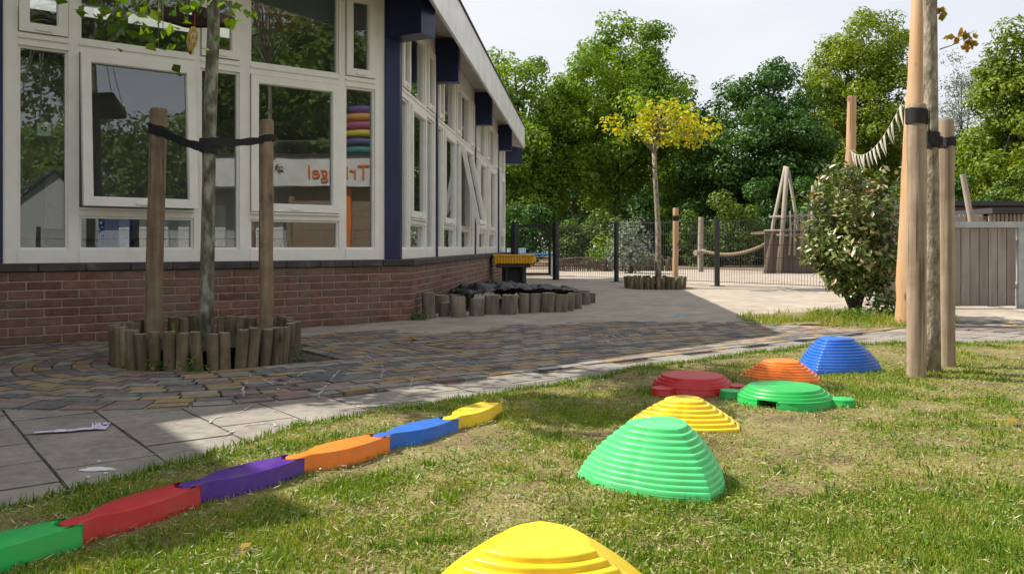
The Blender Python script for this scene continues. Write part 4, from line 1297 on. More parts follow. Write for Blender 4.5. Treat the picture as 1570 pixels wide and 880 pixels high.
stake('thick wooden tree stake left of the trunk in the log planter', SL0, SL1, 0.052)
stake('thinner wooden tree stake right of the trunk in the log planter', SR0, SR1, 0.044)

def webbing(label, pts, w, up=Vector((0,0,1)), wraps=(), name='tree_strap'):
    """a flat black strap with thickness, plus bands round what it holds"""
    c = Vector(pts[0]); t = thing(name, label, 'strap', c, 'black tree straps')
    P = [Vector(p) for p in pts]; Q = []
    for i in range(len(P)-1):
        for k in range(6): Q.append(P[i].lerp(P[i+1], k/6))
    Q.append(P[-1])
    b = MB(); vs_ = []
    for i, p in enumerate(Q):
        d = (Q[min(i+1,len(Q)-1)]-Q[max(i-1,0)]).normalized(); s = d.cross(up); s.normalize()
        ww = w*(1+0.12*math.sin(i*1.3))
        for (o, h) in ((-0.003,-ww/2),(0.003,-ww/2),(0.003,ww/2),(-0.003,ww/2)): vs_.append(p + s*o + Vector((0,0,h)))
    fs = []
    for i in range(len(Q)-1):
        for k in range(4): fs.append((i*4+k, i*4+(k+1)%4, (i+1)*4+(k+1)%4, (i+1)*4+k))
    fs += [(3,2,1,0), tuple((len(Q)-1)*4+k for k in range(4))]
    b.add(vs_, fs); b.build('webbing', M['strap'], t, smooth=True, angle=50)
    for (c0, r, z, hh, tilt) in wraps:
        b = MB(); n = 20; vs_ = []
        for (rr, dz) in ((r,-hh/2),(r+0.005,-hh/2),(r+0.006,hh/2),(r,hh/2)):
            for k in range(n):
                a = 2*math.pi*k/n
                vs_.append((c0[0]+rr*math.cos(a), c0[1]+rr*math.sin(a), z+dz+tilt*math.cos(a)*r+random.uniform(-.003,.003)))
        fs = []
        for i in range(3):
            for k in range(n): fs.append((i*n+k, i*n+(k+1)%n, (i+1)*n+(k+1)%n, (i+1)*n+k))
        b.add(vs_, fs); b.build('band', M['strap'], t, smooth=True, angle=50)
    return t
TR = Vector((-1.838, 5.10, 0))
webbing('black strap sagging from the left stake to the planter tree', [(-2.205,5.185,1.395),(-2.10,5.13,1.36),(-1.97,5.07,1.305),(-1.85,5.04,1.272),(-1.80,5.05,1.262)], 0.052, wraps=[((-2.204,5.24),0.053,1.40,0.062,-0.25)])
webbing('black strap from the planter tree to the right stake', [(-1.875,5.045,1.305),(-1.80,5.05,1.31),(-1.70,5.18,1.318),(-1.60,5.30,1.345),(-1.525,5.315,1.37)], 0.045, wraps=[((-1.56,5.35),0.045,1.36,0.042,0.2), ((TR.x,TR.y),0.050,1.285,0.075,-0.1)])

t = thing('young_tree', 'slim grey-green tree trunk in the log planter, leaves above', 'tree', (TR.x, TR.y, 0))
b = MB()
tp = [(TR.x-0.02,5.1,0.05),(TR.x-0.012,5.1,0.4),(TR.x-0.004,5.1,0.8),(TR.x+0.002,5.1,1.2),(TR.x+0.012,5.1,1.6),(TR.x+0.03,5.1,2.0),(TR.x+0.03,5.08,2.5),(TR.x+0.04,5.06,3.1),(TR.x+0.05,5.05,3.7)]
b.tube(tp, [0.050,0.043,0.039,0.039,0.039,0.037,0.034,0.026,0.012], 14, jit=0.05)
CR = (TR.x-0.22, 4.45, 3.0)
P, Nn, cc = blob_points([(-1.9,5.0,3.4,0.60,0.5,0.35), (-2.75,4.32,2.72,0.34,0.30,0.20), (-2.0,4.03,2.72,0.62,0.45,0.24), (-1.5,4.5,2.8,0.30,0.30,0.18)], 70, 5600, 0.17, 0.8, 0.15)
for i in range(34):
    e = Vector(cc[i]); s0 = Vector(tp[6]).lerp(Vector(tp[8]), random.uniform(0,0.9))
    b.tube([s0, s0.lerp(e,0.5)+Vector((0,0,0.12)), e], [0.012,0.008,0.003], 5, cap=False)
# low twigs that hang into the picture
tw = []
for (px, py, Y, dn) in [(205,12,4.55,26),(250,52,4.6,14),(180,20,4.7,18),(270,10,4.5,16),(345,8,4.9,14),(355,24,4.95,8),(150,6,4.6,14),(243,72,4.62,6)]:
    c = at(px, py, Y); tw.append((c, dn))
    b.tube([Vector((c.x*0.6+TR.x*0.4, c.y, 2.5)), c + Vector((0,0,0.16)), c], [0.007,0.004,0.002], 5, cap=False)
    P = np.concatenate([P, np.array(c)+rng.normal(size=(dn,3))*np.array([0.085,0.07,0.07])]); Nn = np.concatenate([Nn, rng.normal(size=(dn,3))+np.array([0,-0.3,0.6])])
b.build('trunk', M['bark'], t, smooth=True)
leaf_cloud('crown', P, Nn, rng.uniform(0.045,0.085,len(P)), M['lf_young'], t, 0.7, 0.3)

# ---- bird table hung in the planter tree
M['feederwood'] = pmat('dark_feeder_wood', [(0.3,(0.035,0.022,0.016)),(0.7,(0.085,0.055,0.038))], scale=12, rough=0.8, bump=0.4, stretch=(0.3,1,1))
M['net'] = pmat('yellow_net', [(0.3,(0.55,0.36,0.08)),(0.7,(0.68,0.48,0.14))], scale=50, rough=0.8)
M['redcord'] = pmat('red_cord', [(0.3,(0.30,0.02,0.02)),(0.7,(0.42,0.03,0.03))], scale=30, rough=0.7)
fc = at(296,30,5.36)
t = thing('bird_table', 'dark wooden bird tray hanging from the planter tree', 'bird feeder', fc)
tr_ = R(-26); fx = Vector((math.cos(tr_), math.sin(tr_), -0.10)); fy = Vector((-math.sin(tr_), math.cos(tr_), 0.0))
def FT(a, o, z): return fc + fx*a + fy*o + Vector((0,0,z))
b = MB(); b.box(-0.20,0.20,-0.13,0.13,-0.012,0.004,FT); b.build('tray_floor', M['feederwood'], t)
for (a0,a1,o0,o1) in ((-0.21,0.21,-0.15,-0.131),(-0.21,0.21,0.131,0.15),(-0.22,-0.201,-0.13,0.13),(0.201,0.22,-0.13,0.13)):
    b = MB(); b.box(a0,a1,o0,o1,-0.020,0.040,FT); b.build('tray_side', M['feederwood'], t)
for (a,o) in ((-0.2,-0.13),(0.2,-0.13),(-0.2,0.13),(0.2,0.13)):
    b = MB(); b.tube([FT(a,o,0.04), FT(a*0.2,o*0.2,0.75)], 0.003, 5); b.build('cord', M['greypole'], t)
nc = at(297,27,5.08)
t = thing('seed_net', 'yellow net bag on a red cord below the bird tray', 'bird feeder', nc)
b = MB(); b.tube([nc+Vector((0.008,0,0.02)), nc+Vector((0.004,0,-0.06))], 0.004, 6); b.build('cord', M['redcord'], t)
b = MB()
for k in range(9):
    a = 2*math.pi*k/9
    pts = []
    for j in range(8):
        u = j/7; r = 0.030*math.sin(math.pi*min(1,u*0.9+0.08))**0.8
        pts.append(nc+Vector((math.cos(a+u*1.3)*r-0.02*u, math.sin(a+u*1.3)*r, -0.06-0.15*u)))
    b.tube(pts, 0.0035, 5)
    pts2 = [nc+Vector((math.cos(a-u*1.3)*0.030*math.sin(math.pi*min(1,u*0.9+0.08))**0.8-0.02*u, math.sin(a-u*1.3)*0.030*math.sin(math.pi*min(1,u*0.9+0.08))**0.8, -0.06-0.15*u)) for u in [j/7 for j in range(8)]]
    b.tube(pts2, 0.003, 5)
b.build('net', M['net'], t)
b = MB(); b.tube([nc+Vector((-0.02,0,-0.205)), nc+Vector((-0.021,0,-0.225))], [0.012,0.006], 8); b.build('clip', M['redcord'], t)

# ================================================================== staked tree on the right
S1a, S1b = Vector((2.075,4.32,0.0)), Vector((2.078,4.32,1.405))
S3a, S3b = Vector((2.435,4.70,0.0)), Vector((2.425,4.70,1.385))
stake('pale round stake in front of the tree on the right lawn', S1a, S1b, 0.0475, 'stakepale')
stake('pale round stake behind the tree on the right lawn', S3a, S3b, 0.042, 'stakepale')
TX, TY = 2.235, 4.48
t = thing('young_tree', 'slim rough-barked tree between two stakes on the right lawn', 'tree', (TX, TY, 0))
b = MB()
tp = [(TX,TY,-0.03),(TX+0.004,TY,0.25),(TX+0.002,TY,0.6),(TX,TY,1.0),(TX-0.004,TY,1.4),(TX-0.008,TY,1.8),(TX-0.012,TY,2.3),(TX-0.01,TY,3.2),(TX,TY,4.2)]
b.tube(tp, [0.046,0.040,0.037,0.037,0.0365,0.036,0.034,0.026,0.010], 16, jit=0.06)
P, Nn, cc = blob_points([(TX,TY,4.4,1.0,1.0,0.7)], 40, 900, 0.3, 0.7, 0.3)
for i in range(24):
    e = Vector(cc[i]); s0 = Vector(tp[7]); b.tube([s0, s0.lerp(e,0.5)+Vector((0,0,0.1)), e], [0.012,0.008,0.003], 5, cap=False)
k0 = at(1441,76,4.48); k1 = at(1478,58,4.5); k2 = at(1494,47,4.52)
b.tube([k0, k0.lerp(k1,0.5)+Vector((0,0,-0.01)), k1, k2], [0.004,0.003,0.0022,0.0015], 6)
q0 = at(1438,22,4.48); q1 = at(1448,14,4.5); b.tube([q0,q1], [0.003,0.002], 5)
for (px, py) in [(1466,60),(1472,52),(1480,73),(1484,66),(1492,62),(1495,50),(1478,55),(1460,54),(1490,70),(1445,16),(1447,24),(1443,20)]:
    c = np.array(at(px,py,4.5)); P = np.concatenate([P, c+rng.normal(size=(3,3))*0.011]); Nn = np.concatenate([Nn, rng.normal(size=(3,3))+np.array([0,-0.9,0.1])])
b.build('trunk', M['bark2'], t, smooth=True)
leaf_cloud('crown', P, Nn, np.concatenate([rng.uniform(0.07,0.11,900), rng.uniform(0.035,0.065,len(P)-900)]), M['lf_twig'], t, 0.6, 0.3)
webbing('black strap from the front stake down to the right tree', [(2.12,4.275,1.34),(2.16,4.36,1.305),(2.19,4.42,1.27),(2.225,4.43,1.235)], 0.06, wraps=[((2.077,4.32),0.0485,1.345,0.075,-0.1)])
webbing('black strap from the right tree to the rear stake', [(2.20,4.45,1.25),(2.27,4.44,1.235),(2.33,4.52,1.232),(2.40,4.66,1.245),(2.46,4.665,1.26)], 0.045, wraps=[((2.426,4.70),0.043,1.262,0.045,0.15), ((TX-0.003,TY),0.0395,1.245,0.08,-0.1)])

# ================================================================== stump bed with black sheeting
t = thing('stump_border', 'bed edged with short stumps beside the brick plinth', 'planter bed', (0.0, 8.9, 0))
SP = [(657,490,455,21),(680,487,470,18),(702,488.5,461,24),(730,487.5,464,24),(754,485,459,23),(779,485,459,26),(803,482.5,456,17),(819,482,456,17),(839,481.5,455,23),(855,481,457,12),(864,480,457,12),(874,478,455,13),(886,475,455,12)]
for (px, by, ty, w_) in SP:
    x, y = gp(px, by); r = w_/1290*y/2; h = (by-ty)/1290*y
    b = MB(); log_mesh(b, (x, y+r, -0.03), r*1.02, h+0.03+0.035, (random.uniform(-.02,.02), random.uniform(0,.03)), 12)
    b.build('stump', [M['stump'], M['logend']], t, smooth=True, angle=50)
for (x, y, r, h) in [(0.86,9.75,0.06,0.16),(0.93,10.0,0.06,0.16),(0.9,10.35,0.06,0.17),(0.75,10.75,0.07,0.15),(0.5,11.05,0.07,0.16),(0.2,11.2,0.07,0.16),(-0.58,8.75,0.08,0.21),(-0.60,9.0,0.07,0.24),(-0.57,9.25,0.07,0.24),(-0.55,9.5,0.07,0.25),(-0.52,9.75,0.07,0.25),(-0.70,8.48,0.08,0.22)]:
    b = MB(); log_mesh(b, (x, y, -0.03), r, h, (random.uniform(-.02,.02), random.uniform(-.02,.02)), 12)
    b.build('stump', [M['stump'], M['logend']], t, smooth=True, angle=50)
def sheet_z(X, Y):
    cx, cy = 0.12, 9.55
    e = ((X-cx)/0.80)**2 + ((Y-cy)/1.35)**2 + 0.55*(X-cx)*(Y-cy)/(0.8*1.35)*-0.6
    body = 0.225*np.clip(1.15-e, 0, 1)**0.35
    cr = np.abs(fnoise(X, Y, 8.0, 3))*0.075 + np.abs(fnoise(X+3, Y*0.6, 19.0, 2))*0.035
    left = smooth01((0.25-X)/0.8)
    return body + cr*(0.40+0.40*left) + 0.03*left - 0.03
V, F = grid(-0.75, 0.98, 8.15, 11.0, 0.025, sheet_z, lambda x, y: ((((x-0.12)/0.80)**2 + ((y-9.55)/1.35)**2 - 0.33*(x-0.12)*(y-9.55)/(1.08)) < 1.12) & ((x+0.8)*0.663-(y-8.12)*0.748 < -0.10) & (x < 0.86))
o = link('plastic_sheet', fast_mesh('plastic_sheet', V, F.ravel(), np.full(len(F),4), M['tarp'], smooth=True))
tag(o, 'crumpled black plastic sheeting heaped inside the stump bed', 'tarp')

# ================================================================== yellow tub on black stand by the wall
tb = Vector((0.0, 14.0, 0))
t = thing('plastic_stand', 'low black plastic stand against the wall under the yellow tub', 'table', tb)
b = MB(); b.cbox((0.02,14.05,0.36), (0.58,0.52,0.05), 0.012); b.build('stand_top', M['blackmetal'], t)
for (x, y) in ((-0.10,13.88),(0.18,13.88),(-0.10,14.22),(0.18,14.22)):
    b = MB(); b.tube([(x,y,-0.02),(x,y,0.04),(x,y,0.18),(x,y,0.30),(x,y,0.345)], [0.055,0.045,0.030,0.042,0.075], 10); b.build('leg', M['blackmetal'], t, smooth=True)
b = MB(); b.box(-0.17,0.24,14.30,14.34,0.0,0.335); b.build('rear_panel', M['blackmetal'], t)
t = thing('ribbed_tub', 'yellow ribbed plastic tub on the black stand by the wall', 'tub', (0.03,14.0,0.385))
b = MB(); b.cbox((0.03,14.05,0.46), (0.66,0.5,0.13), 0.02)
b.build('tub_body', M['yellowtub'], t)
for k in range(14):
    b = MB(); b.cbox((-0.27+k*0.046,13.795,0.455), (0.022,0.03,0.115), 0.006); b.build('rib', M['yellowtub'], t)
for k in range(3):
    b = MB(); b.cbox((0.03,13.80,0.415+k*0.045), (0.665,0.022,0.012), 0.004); b.build('rib', M['yellowtub'], t)
b = MB(); b.cbox((0.37,14.02,0.465), (0.06,0.16,0.10), 0.02); b.build('handle', M['yellowtub'], t)
b = MB(); b.cbox((0.03,14.05,0.532), (0.69,0.53,0.022), 0.008); b.build('tub_rim', M['yellowtub'], t)

# blue table beyond the gate
t = thing('yard_table', 'low blue-topped table beyond the gate', 'table', (0.4,19.0,0))
b = MB(); b.cbox((0.42,19.0,0.50), (1.16,0.7,0.045), 0.012); b.build('table_top', M['bluetop'], t)
for (x,y) in ((-0.05,18.8),(0.9,18.8),(-0.05,19.2),(0.9,19.2)):
    b = MB(); b.tube([(x,y,0),(x,y,0.48)], 0.03, 8); b.build('leg', M['whiteplastic'], t)
for (x, w_, lb) in ((-0.03,0.16,'small white box at the left end of the blue table'),(0.21,0.20,'white box in the middle of the blue table')):
    o = thing('plastic_box', lb, 'box', (x,19.0,0.5225)); b = MB(); b.cbox((x,19.0,0.575), (w_,0.2,0.10), 0.012); b.build('box_body', M['whiteplastic'], o); b = MB(); b.cbox((x,19.0,0.632), (w_+0.02,0.22,0.014), 0.004); b.build('lid', M['whiteplastic'], o)

# ================================================================== mesh fence and gate
fence = thing('mesh_fence', 'black post and wire mesh fence across the back of the yard', 'fence', (0.88,16.87,0))
FP = [Vector((0.88,16.87,0)), Vector((1.98,15.95,0)), Vector((3.45,14.15,0)), Vector((4.90,12.30,0)), Vector((5.75,11.2,0))]
def fpost(p, h, w, parent, name='post'):
    b = MB(); b.cbox((p.x,p.y,h/2-0.02), (w,w,h+0.04), 0.006, RZ1); po = b.build(name, M['blackmetal'], parent)
    b = MB(); b.cbox((p.x,p.y,h+0.006), (w+0.01,w+0.01,0.012), 0.003, RZ1); b.build('post_cap', M['blackmetal'], po)
    b = MB(); b.cbox((p.x,p.y,0.012), (w*2.6,w*2.6,0.014), 0.003, RZ1); b.build('foot_plate', M['blackmetal'], po)
def wirepanel(p, q, z0, z1, parent):
    b = MB(); d = (q-p); L = d.length; d.normalize(); n = Vector((-d.y,d.x,0))
    fr = lambda a, o, z: p + d*a + n*o + Vector((0,0,z))
    x = 0.05
    while x < L-0.03:
        b.box(x-0.002, x+0.002, -0.002, 0.002, z0, z1, fr); x += 0.05
    for i in range(6):
        z = z0+0.02+(z1-z0-0.04)*i/5
        for o in (-0.007, 0.007): b.box(0.02, L-0.02, o-0.0038, o+0.0038, z-0.004, z+0.004, fr)
    o = b.build('wire_panel', M['wire'], parent); tag(o, kind='stuff')
for i, p in enumerate(FP):
    fpost(p, 1.16, 0.07 if i else 0.10, fence)
    if i: wirepanel(FP[i-1], p, 0.07, 1.13, fence)
gate = thing('mesh_gate', 'black framed mesh gate standing between the building and the fence', 'gate', (-0.05,17.0,0))
g0, g1 = Vector((0.78,16.9,0)), Vector((-0.02,17.1,0))
dg = (g1-g0).normalized(); ng = Vector((-dg.y,dg.x,0)); gf = lambda a, o, z: g0 + dg*a + ng*o + Vector((0,0,z))
Lg = (g1-g0).length
for (a0,a1,z0,z1,nm) in ((0,Lg,0.10,0.15,'gate_rail'),(0,Lg,1.07,1.12,'gate_rail'),(0,0.05,0.151,1.069,'gate_stile'),(Lg-0.05,Lg,0.151,1.069,'gate_stile')):
    b = MB(); b.box(a0,a1,-0.022,0.022,z0,z1,gf); b.build(nm, M['blackmetal'], gate)
wirepanel(g0, g1, 0.152, 1.068, gate)
fpost(Vector((0.06,17.0,0)), 1.16, 0.11, gate, 'gate_post')
b = MB(); b.box(Lg-0.12,Lg-0.03,-0.05,-0.022,0.58,0.72,gf); b.build('lock', M['blackmetal'], gate)

# ================================================================== yellow tree and its stake
tree('young_tree', 'small umbrella-shaped tree with yellow autumn leaves by the fence', (2.36,13.55,0.08), [(0,0,2.50,0.95,0.9,0.26),(0.55,0,2.42,0.55,0.5,0.22),(-0.55,0,2.46,0.55,0.5,0.22),(0.05,0,2.78,0.55,0.5,0.24)], 80, 1700, 0.15, 0.075, M['lf_yellow'], M['bark2'], 0.05, 2.1, limbs=34, shell=0.35, aspect=0.7)
stake('stake with a black band beside the yellow-leaved tree', (2.64,13.6,0.08), (2.645,13.6,1.30), 0.045, 'pole')
webbing('black band round the stake by the yellow-leaved tree', [(2.60,13.56,1.12),(2.64,13.55,1.12),(2.68,13.56,1.12)], 0.05, wraps=[((2.645,13.6),0.046,1.14,0.07,0)])
webbing('black strap round the yellow-leaved tree trunk', [(2.32,13.50,1.16),(2.36,13.49,1.16),(2.40,13.50,1.16)], 0.03, wraps=[((2.37,13.55),0.05,1.16,0.03,0)])

# ================================================================== shrub bed on the right
def bedz(X, Y): return 0.035*np.clip(1-((X-3.05)/0.95)**2-((Y-7.75)/0.75)**2, 0, 1)**0.5 + 0.008*fnoise(X, Y, 9.0, 2) + 0.002
V, F = grid(2.0, 4.1, 6.9, 8.6, 0.04, bedz, lambda x, y: ((x-3.05)/0.95)**2+((y-7.75)/0.75)**2 < 1 + 0.12*np.sin(x*9)+0.08*np.sin(y*13))
tag(link('soil_bed', fast_mesh('soil_bed', V, F.ravel(), np.full(len(F),4), M['thatch'], smooth=True)), kind='structure')
X = rng.normal(size=9000)*0.55+3.0; Y = rng.normal(size=9000)*0.36+7.6
k = (((X-3.05)/0.98)**2+((Y-7.7)/0.80)**2 < 1) & (fnoise(X, Y, 3.5) > -0.25)
X, Y = X[k], Y[k]; v = blades(X, Y, rng.uniform(0.02,0.085,len(X)), rng.uniform(0.004,0.008,len(X)), bedz(X, Y)-0.002, 0.85)
tag(link('bed_grass', fast_mesh('bed_grass', v[0], v[1], v[2], M['grass'])), 'grass and weeds at the foot of the leafy shrub', 'grass', kind='stuff')

bc = Vector((3.24,7.95,0.02))
t = thing('leafy_shrub', 'dense glossy olive-green shrub in front of the tall pole', 'shrub', bc)
b = MB(); P = []; Nn = []; SZ = []
for k in range(150):
    a = random.uniform(0, 2*math.pi); top_r = 0.50*math.sqrt(random.random()); zt_ = random.uniform(0.55, 1.40) if top_r < 0.36 else random.uniform(0.5,1.22)
    low = random.random() < 0.35
    if low: zt_ = random.uniform(0.28, 0.75); top_r = random.uniform(0.22,0.50)*min(1,(0.35+zt_*0.9))
    e = bc + Vector((math.cos(a)*top_r, math.sin(a)*top_r*0.9, zt_))
    f = bc + Vector((random.uniform(-.05,.05), random.uniform(-.05,.05), 0))
    mid = f.lerp(e, 0.5) + Vector((-math.cos(a)*0.07, -math.sin(a)*0.07, 0.05))
    if k < 44: b.tube([f, mid, e], [0.011, 0.007, 0.002], 5, cap=False)
    m_ = 66
    for i in range(m_):
        u = 1-random.random()**1.6*0.62
        q = (mid.lerp(e, (u-0.5)*2) if u > 0.5 else f.lerp(mid, u*2)) + Vector((random.gauss(0,0.045), random.gauss(0,0.045), random.gauss(0,0.035)))
        if q.z < 0.22: continue
        P.append(q); dn = (q-bc-Vector((0,0,0.6))); dn.normalize()
        Nn.append(dn*0.5 + Vector((random.gauss(0,.55), random.gauss(0,.55), random.gauss(0,.4)+0.55)))
    P.append(e)
    Nn.append(Vector((0,0,1)))
for k in range(26):         # shoots
    a = random.uniform(0,2*math.pi); r = 0.42*math.sqrt(random.random()); e = bc+Vector((math.cos(a)*r, math.sin(a)*r, random.uniform(1.18,1.36)))
    b.tube([e-Vector((0,0,0.2)), e+Vector((0,0,0.08))], [0.004,0.0015], 4, cap=False)
    for i in range(14):
        P.append(e+Vector((random.gauss(0,.022), random.gauss(0,.022), random.uniform(-0.14,0.09)))); Nn.append(Vector((random.gauss(0,.9), random.gauss(0,.9), 0.5)))
b.build('stems', M['barkdark'], t)
Pn = np.array([tuple(p) for p in P]); leaf_cloud('foliage', Pn, np.array([tuple(n) for n in Nn]), rng.uniform(0.048,0.095,len(Pn)), M['lf_bush'], t, 0.46, 0.2)
weeds('nettle_plant', 'low leafy green plants beside the tall pole', (3.46,7.75,0.03), 0.26, 0.2, 420, 0.055, hmax=0.24)
weeds('dock_plant', 'small weeds in front of the leafy shrub', (2.98,7.45,0.03), 0.26, 0.16, 220, 0.05, hmax=0.10)

# ================================================================== poles and bunting
def rough_pole(name, label, pts, rad, mat, group='upright playground poles', n=14):
    t = thing(name, label, 'pole', pts[0], group)
    P = [Vector(p) for p in pts]; Q = []; rr = []
    m_ = 4
    for i in range(len(P)-1):
        for k in range(m_):
            u = k/m_; Q.append(P[i].lerp(P[i+1], u)); rr.append((rad[i]*(1-u)+rad[i+1]*u)*random.uniform(0.975,1.025))
    Q.append(P[-1]); rr.append(rad[-1])
    b = MB(); b.tube(Q, rr, n, jit=0.03); b.build('pole_shaft', M[mat], t, smooth=True, angle=50)
    b = MB(); d = (Q[-1]-Q[-2]).normalized(); b.tube([Q[-1]-d*0.002, Q[-1]+d*0.003], [rr[-1]*0.95, rr[-1]*0.9], n); b.build('end_grain', M['logend'], t)
    return t
rough_pole('tall_pole', 'tall thick orange-brown debarked pole rising behind the right-hand stakes', [(3.42,7.22,-0.05),(3.43,7.22,0.5),(3.44,7.22,1.0),(3.455,7.22,1.6),(3.48,7.22,2.1),(3.50,7.22,2.8),(3.52,7.22,3.5)], [0.125,0.118,0.106,0.094,0.082,0.070,0.055], 'pole')
PB = Vector((4.03,10.0,0))
rough_pole('bunting_pole', 'slim orange-brown pole at the low end of the bunting', [(4.06,10.0,-0.05),(4.05,10.0,0.8),(4.01,10.0,1.5),(4.03,10.0,1.9),(4.04,10.0,2.46)], [0.068,0.064,0.062,0.056,0.050], 'pole')
rough_pole('short_pole', 'short leaning grey pole behind the board fence', [(7.75,14.0,-0.05),(7.68,14.0,0.9),(7.5,14.0,1.88)], [0.055,0.05,0.045], 'greypole')
bA, bB = Vector((3.445,7.16,2.19)), Vector((4.0,9.93,1.80))
t = thing('bunting', 'string of pale triangular pennants between the two orange-brown poles', 'bunting', bB)
b = MB(); S = []
for i in range(41):
    u = i/40; p = bA.lerp(bB, u) + Vector((0,0,-0.30*4*u*(1-u)*(0.75+0.25*u))); S.append(p)
b.tube(S, 0.0028, 5); b.tube([bB+Vector((-0.02,0,0.012*math.sin(k)-0.02*k*0)) + Vector((0.02*k,-0.0,0)) for k in range(5)], 0.006, 5); b.build('string', M['canvas'], t)
dS = (bB-bA).normalized()
for i in range(18):
    u = (i+0.5)/18; j = u*40; p = S[int(j)].lerp(S[min(40,int(j)+1)], j-int(j))
    tdir = (S[min(40,int(j)+1)]-S[int(j)]).normalized()
    sw = Vector((random.uniform(0.0,0.05), random.uniform(-0.05,0.03), -random.uniform(0.15,0.19)))
    a0, a1 = p - tdir*0.036, p + tdir*0.036; tip = p + sw
    n = tdir.cross(sw).normalized()*0.0012; bow = n*12
    mid = (a0+a1)*0.25 + tip*0.5 + bow
    b = MB(); b.add([a0-n,a1-n,tip-n,mid-n,a0+n,a1+n,tip+n,mid+n], [(0,1,3),(1,2,3),(2,0,3),(5,4,7),(6,5,7),(4,6,7),(0,4,5,1),(1,5,6,2),(2,6,4,0)])
    b.build('pennant', M['canvas'], t)

# ================================================================== board fence on the right
t = thing('board_fence', 'grey vertical board fence in a galvanised steel frame on the right', 'fence', (4.85,9.2,0))
f0, f1 = Vector((4.05,9.28,0)), Vector((5.50,9.16,0)); df = (f1-f0).normalized(); nf = Vector((df.y,-df.x,0)); ff_ = lambda a, o, z: f0 + df*a + nf*o + Vector((0,0,z))
Lf = (f1-f0).length; nbd = 15; wb = (Lf-0.02)/nbd
for k in range(nbd):
    b = MB(); b.box(k*wb+0.005, (k+1)*wb-0.005, -0.012+random.uniform(-.002,.002), 0.012+random.uniform(-.002,.002), 0.03+random.uniform(-.006,.006), 0.885, ff_); bo = b.build('board', M['board'], t)
    b = MB()
    for z in (0.16, 0.78):
        for dx in (0.3, 0.7):
            c = ff_(k*wb+wb*dx, 0.014, z); b.tube([c, c+nf*0.005], [0.006,0.004], 6)
    tag(b.build('screws', M['steel'], bo), kind='stuff')
b = MB(); b.box(-0.05, Lf+0.09, -0.032, 0.032, 0.886, 0.95, ff_); b.build('top_rail', M['steel'], t)
b = MB(); b.box(Lf+0.002, Lf+0.085, -0.03, 0.03, -0.03, 0.8855, ff_); b.build('end_post', M['steel'], t)
b = MB(); b.box(-0.06, -0.002, -0.03, 0.03, -0.03, 0.8855, ff_); b.build('end_post', M['steel'], t)
for z in (0.22, 0.70):
    b = MB(); b.box(0, Lf, -0.045, -0.0145, z, z+0.05, ff_); b.build('rear_rail', M['steel'], t)
b = MB(); b.box(Lf+0.086, Lf+0.9, -0.012, 0.012, 0.80, 0.83, ff_); b.box(Lf+0.5, Lf+0.53, -0.012, 0.012, 0, 0.80, ff_); b.build('side_rail', M['steel'], t)

# shed and slatted store far right
t = thing('garden_shed', 'low brown wooden shed with a dark flat roof behind the board fence', 'shed', (14.0,22.0,0))
b = MB(); b.box(11.2,18.5,22.0,25.0,-0.05,1.72); b.build('shed_wall', M['brownwood'], t)
for k in range(9):
    b = MB(); b.box(11.2,18.5,21.97,21.999,0.05+k*0.185,0.225+k*0.185); b.build('cladding_board', M['brownwood'], t)
b = MB(); b.box(11.0,18.7,21.8,25.2,1.74,1.86); b.build('shed_roof', M['roof'], t)
t = thing('slatted_store', 'dark topped slatted bin store behind the board fence', 'bin store', (10.3,16.5,0))
b = MB(); b.box(9.25,12.0,16.2,18.0,1.32,1.42); b.build('store_roof', M['roof'], t)
for k in range(34):
    b = MB(); b.box(9.3+k*0.08,9.3+k*0.08+0.05,16.4,16.43,0.0,1.31); b.build('slat', M['board'], t)
b = MB(); b.box(9.3,11.9,16.5,17.9,-0.02,1.2); b.build('store_body', M['roof'], t)
b = MB(); b.cbox((11.2,16.9,1.49), (0.6,0.5,0.13), 0.04); b.build('roof_light', M['whiteplastic'], t)
t = thing('picket_panel', 'short pale picket panel between stake and shed', 'fence', (7.9,15.0,0))
for k in range(9):
    b = MB(); b.box(7.75+k*0.075,7.75+k*0.075+0.05,15.0,15.025,0.0,1.24+random.uniform(-.02,.02)); b.build('picket', M['board'], t)
b = MB(); b.box(7.7,8.45,15.026,15.06,1.0,1.06); b.build('rail', M['board'], t)

# ================================================================== climbing hut beyond the fence
def pole_part(b_, p, q, r): b_.tube([p, Vector(p).lerp(Vector(q),0.5)+Vector((random.uniform(-.03,.03),0,0)), q], [r, r*0.95, r*0.85], 9, jit=0.04)
t = thing('climbing_hut', 'timber play hut with crossed poles and railing beyond the fence', 'play structure', (6.9,21.0,0))
YH = 21.0
for (p, q, r) in [(at(1172,420,YH),at(1204,255,YH),0.065),(at(1193,421,20.8),at(1207,256,20.9),0.085),(at(1236,420,YH+0.4),at(1209,262,YH),0.06),(at(1246,420,21.6),at(1246,285,21.6),0.06),(at(1262,420,21.6),at(1258,330,21.6),0.05)]:
    p = Vector((p.x,p.y,-0.05)); b = MB(); pole_part(b, p, q, r*0.72); b.build('pole', M['greypole'], t, smooth=True)
for (p, q) in [(at(1180,333,YH-.1),at(1256,330,YH-.1)),(at(1172,354,YH-.1),at(1258,352,YH-.1)),(at(1190,361,YH-.15),at(1256,360,YH-.15))]:
    b = MB(); pole_part(b, p, q, 0.028); b.build('rail', M['greypole'], t, smooth=True)
for px in (1211,1219,1229,1240):
    b = MB(); pole_part(b, at(px-1,392,YH-.2), at(px,324,YH-.2), 0.03); b.build('baluster', M['greypole'], t, smooth=True)
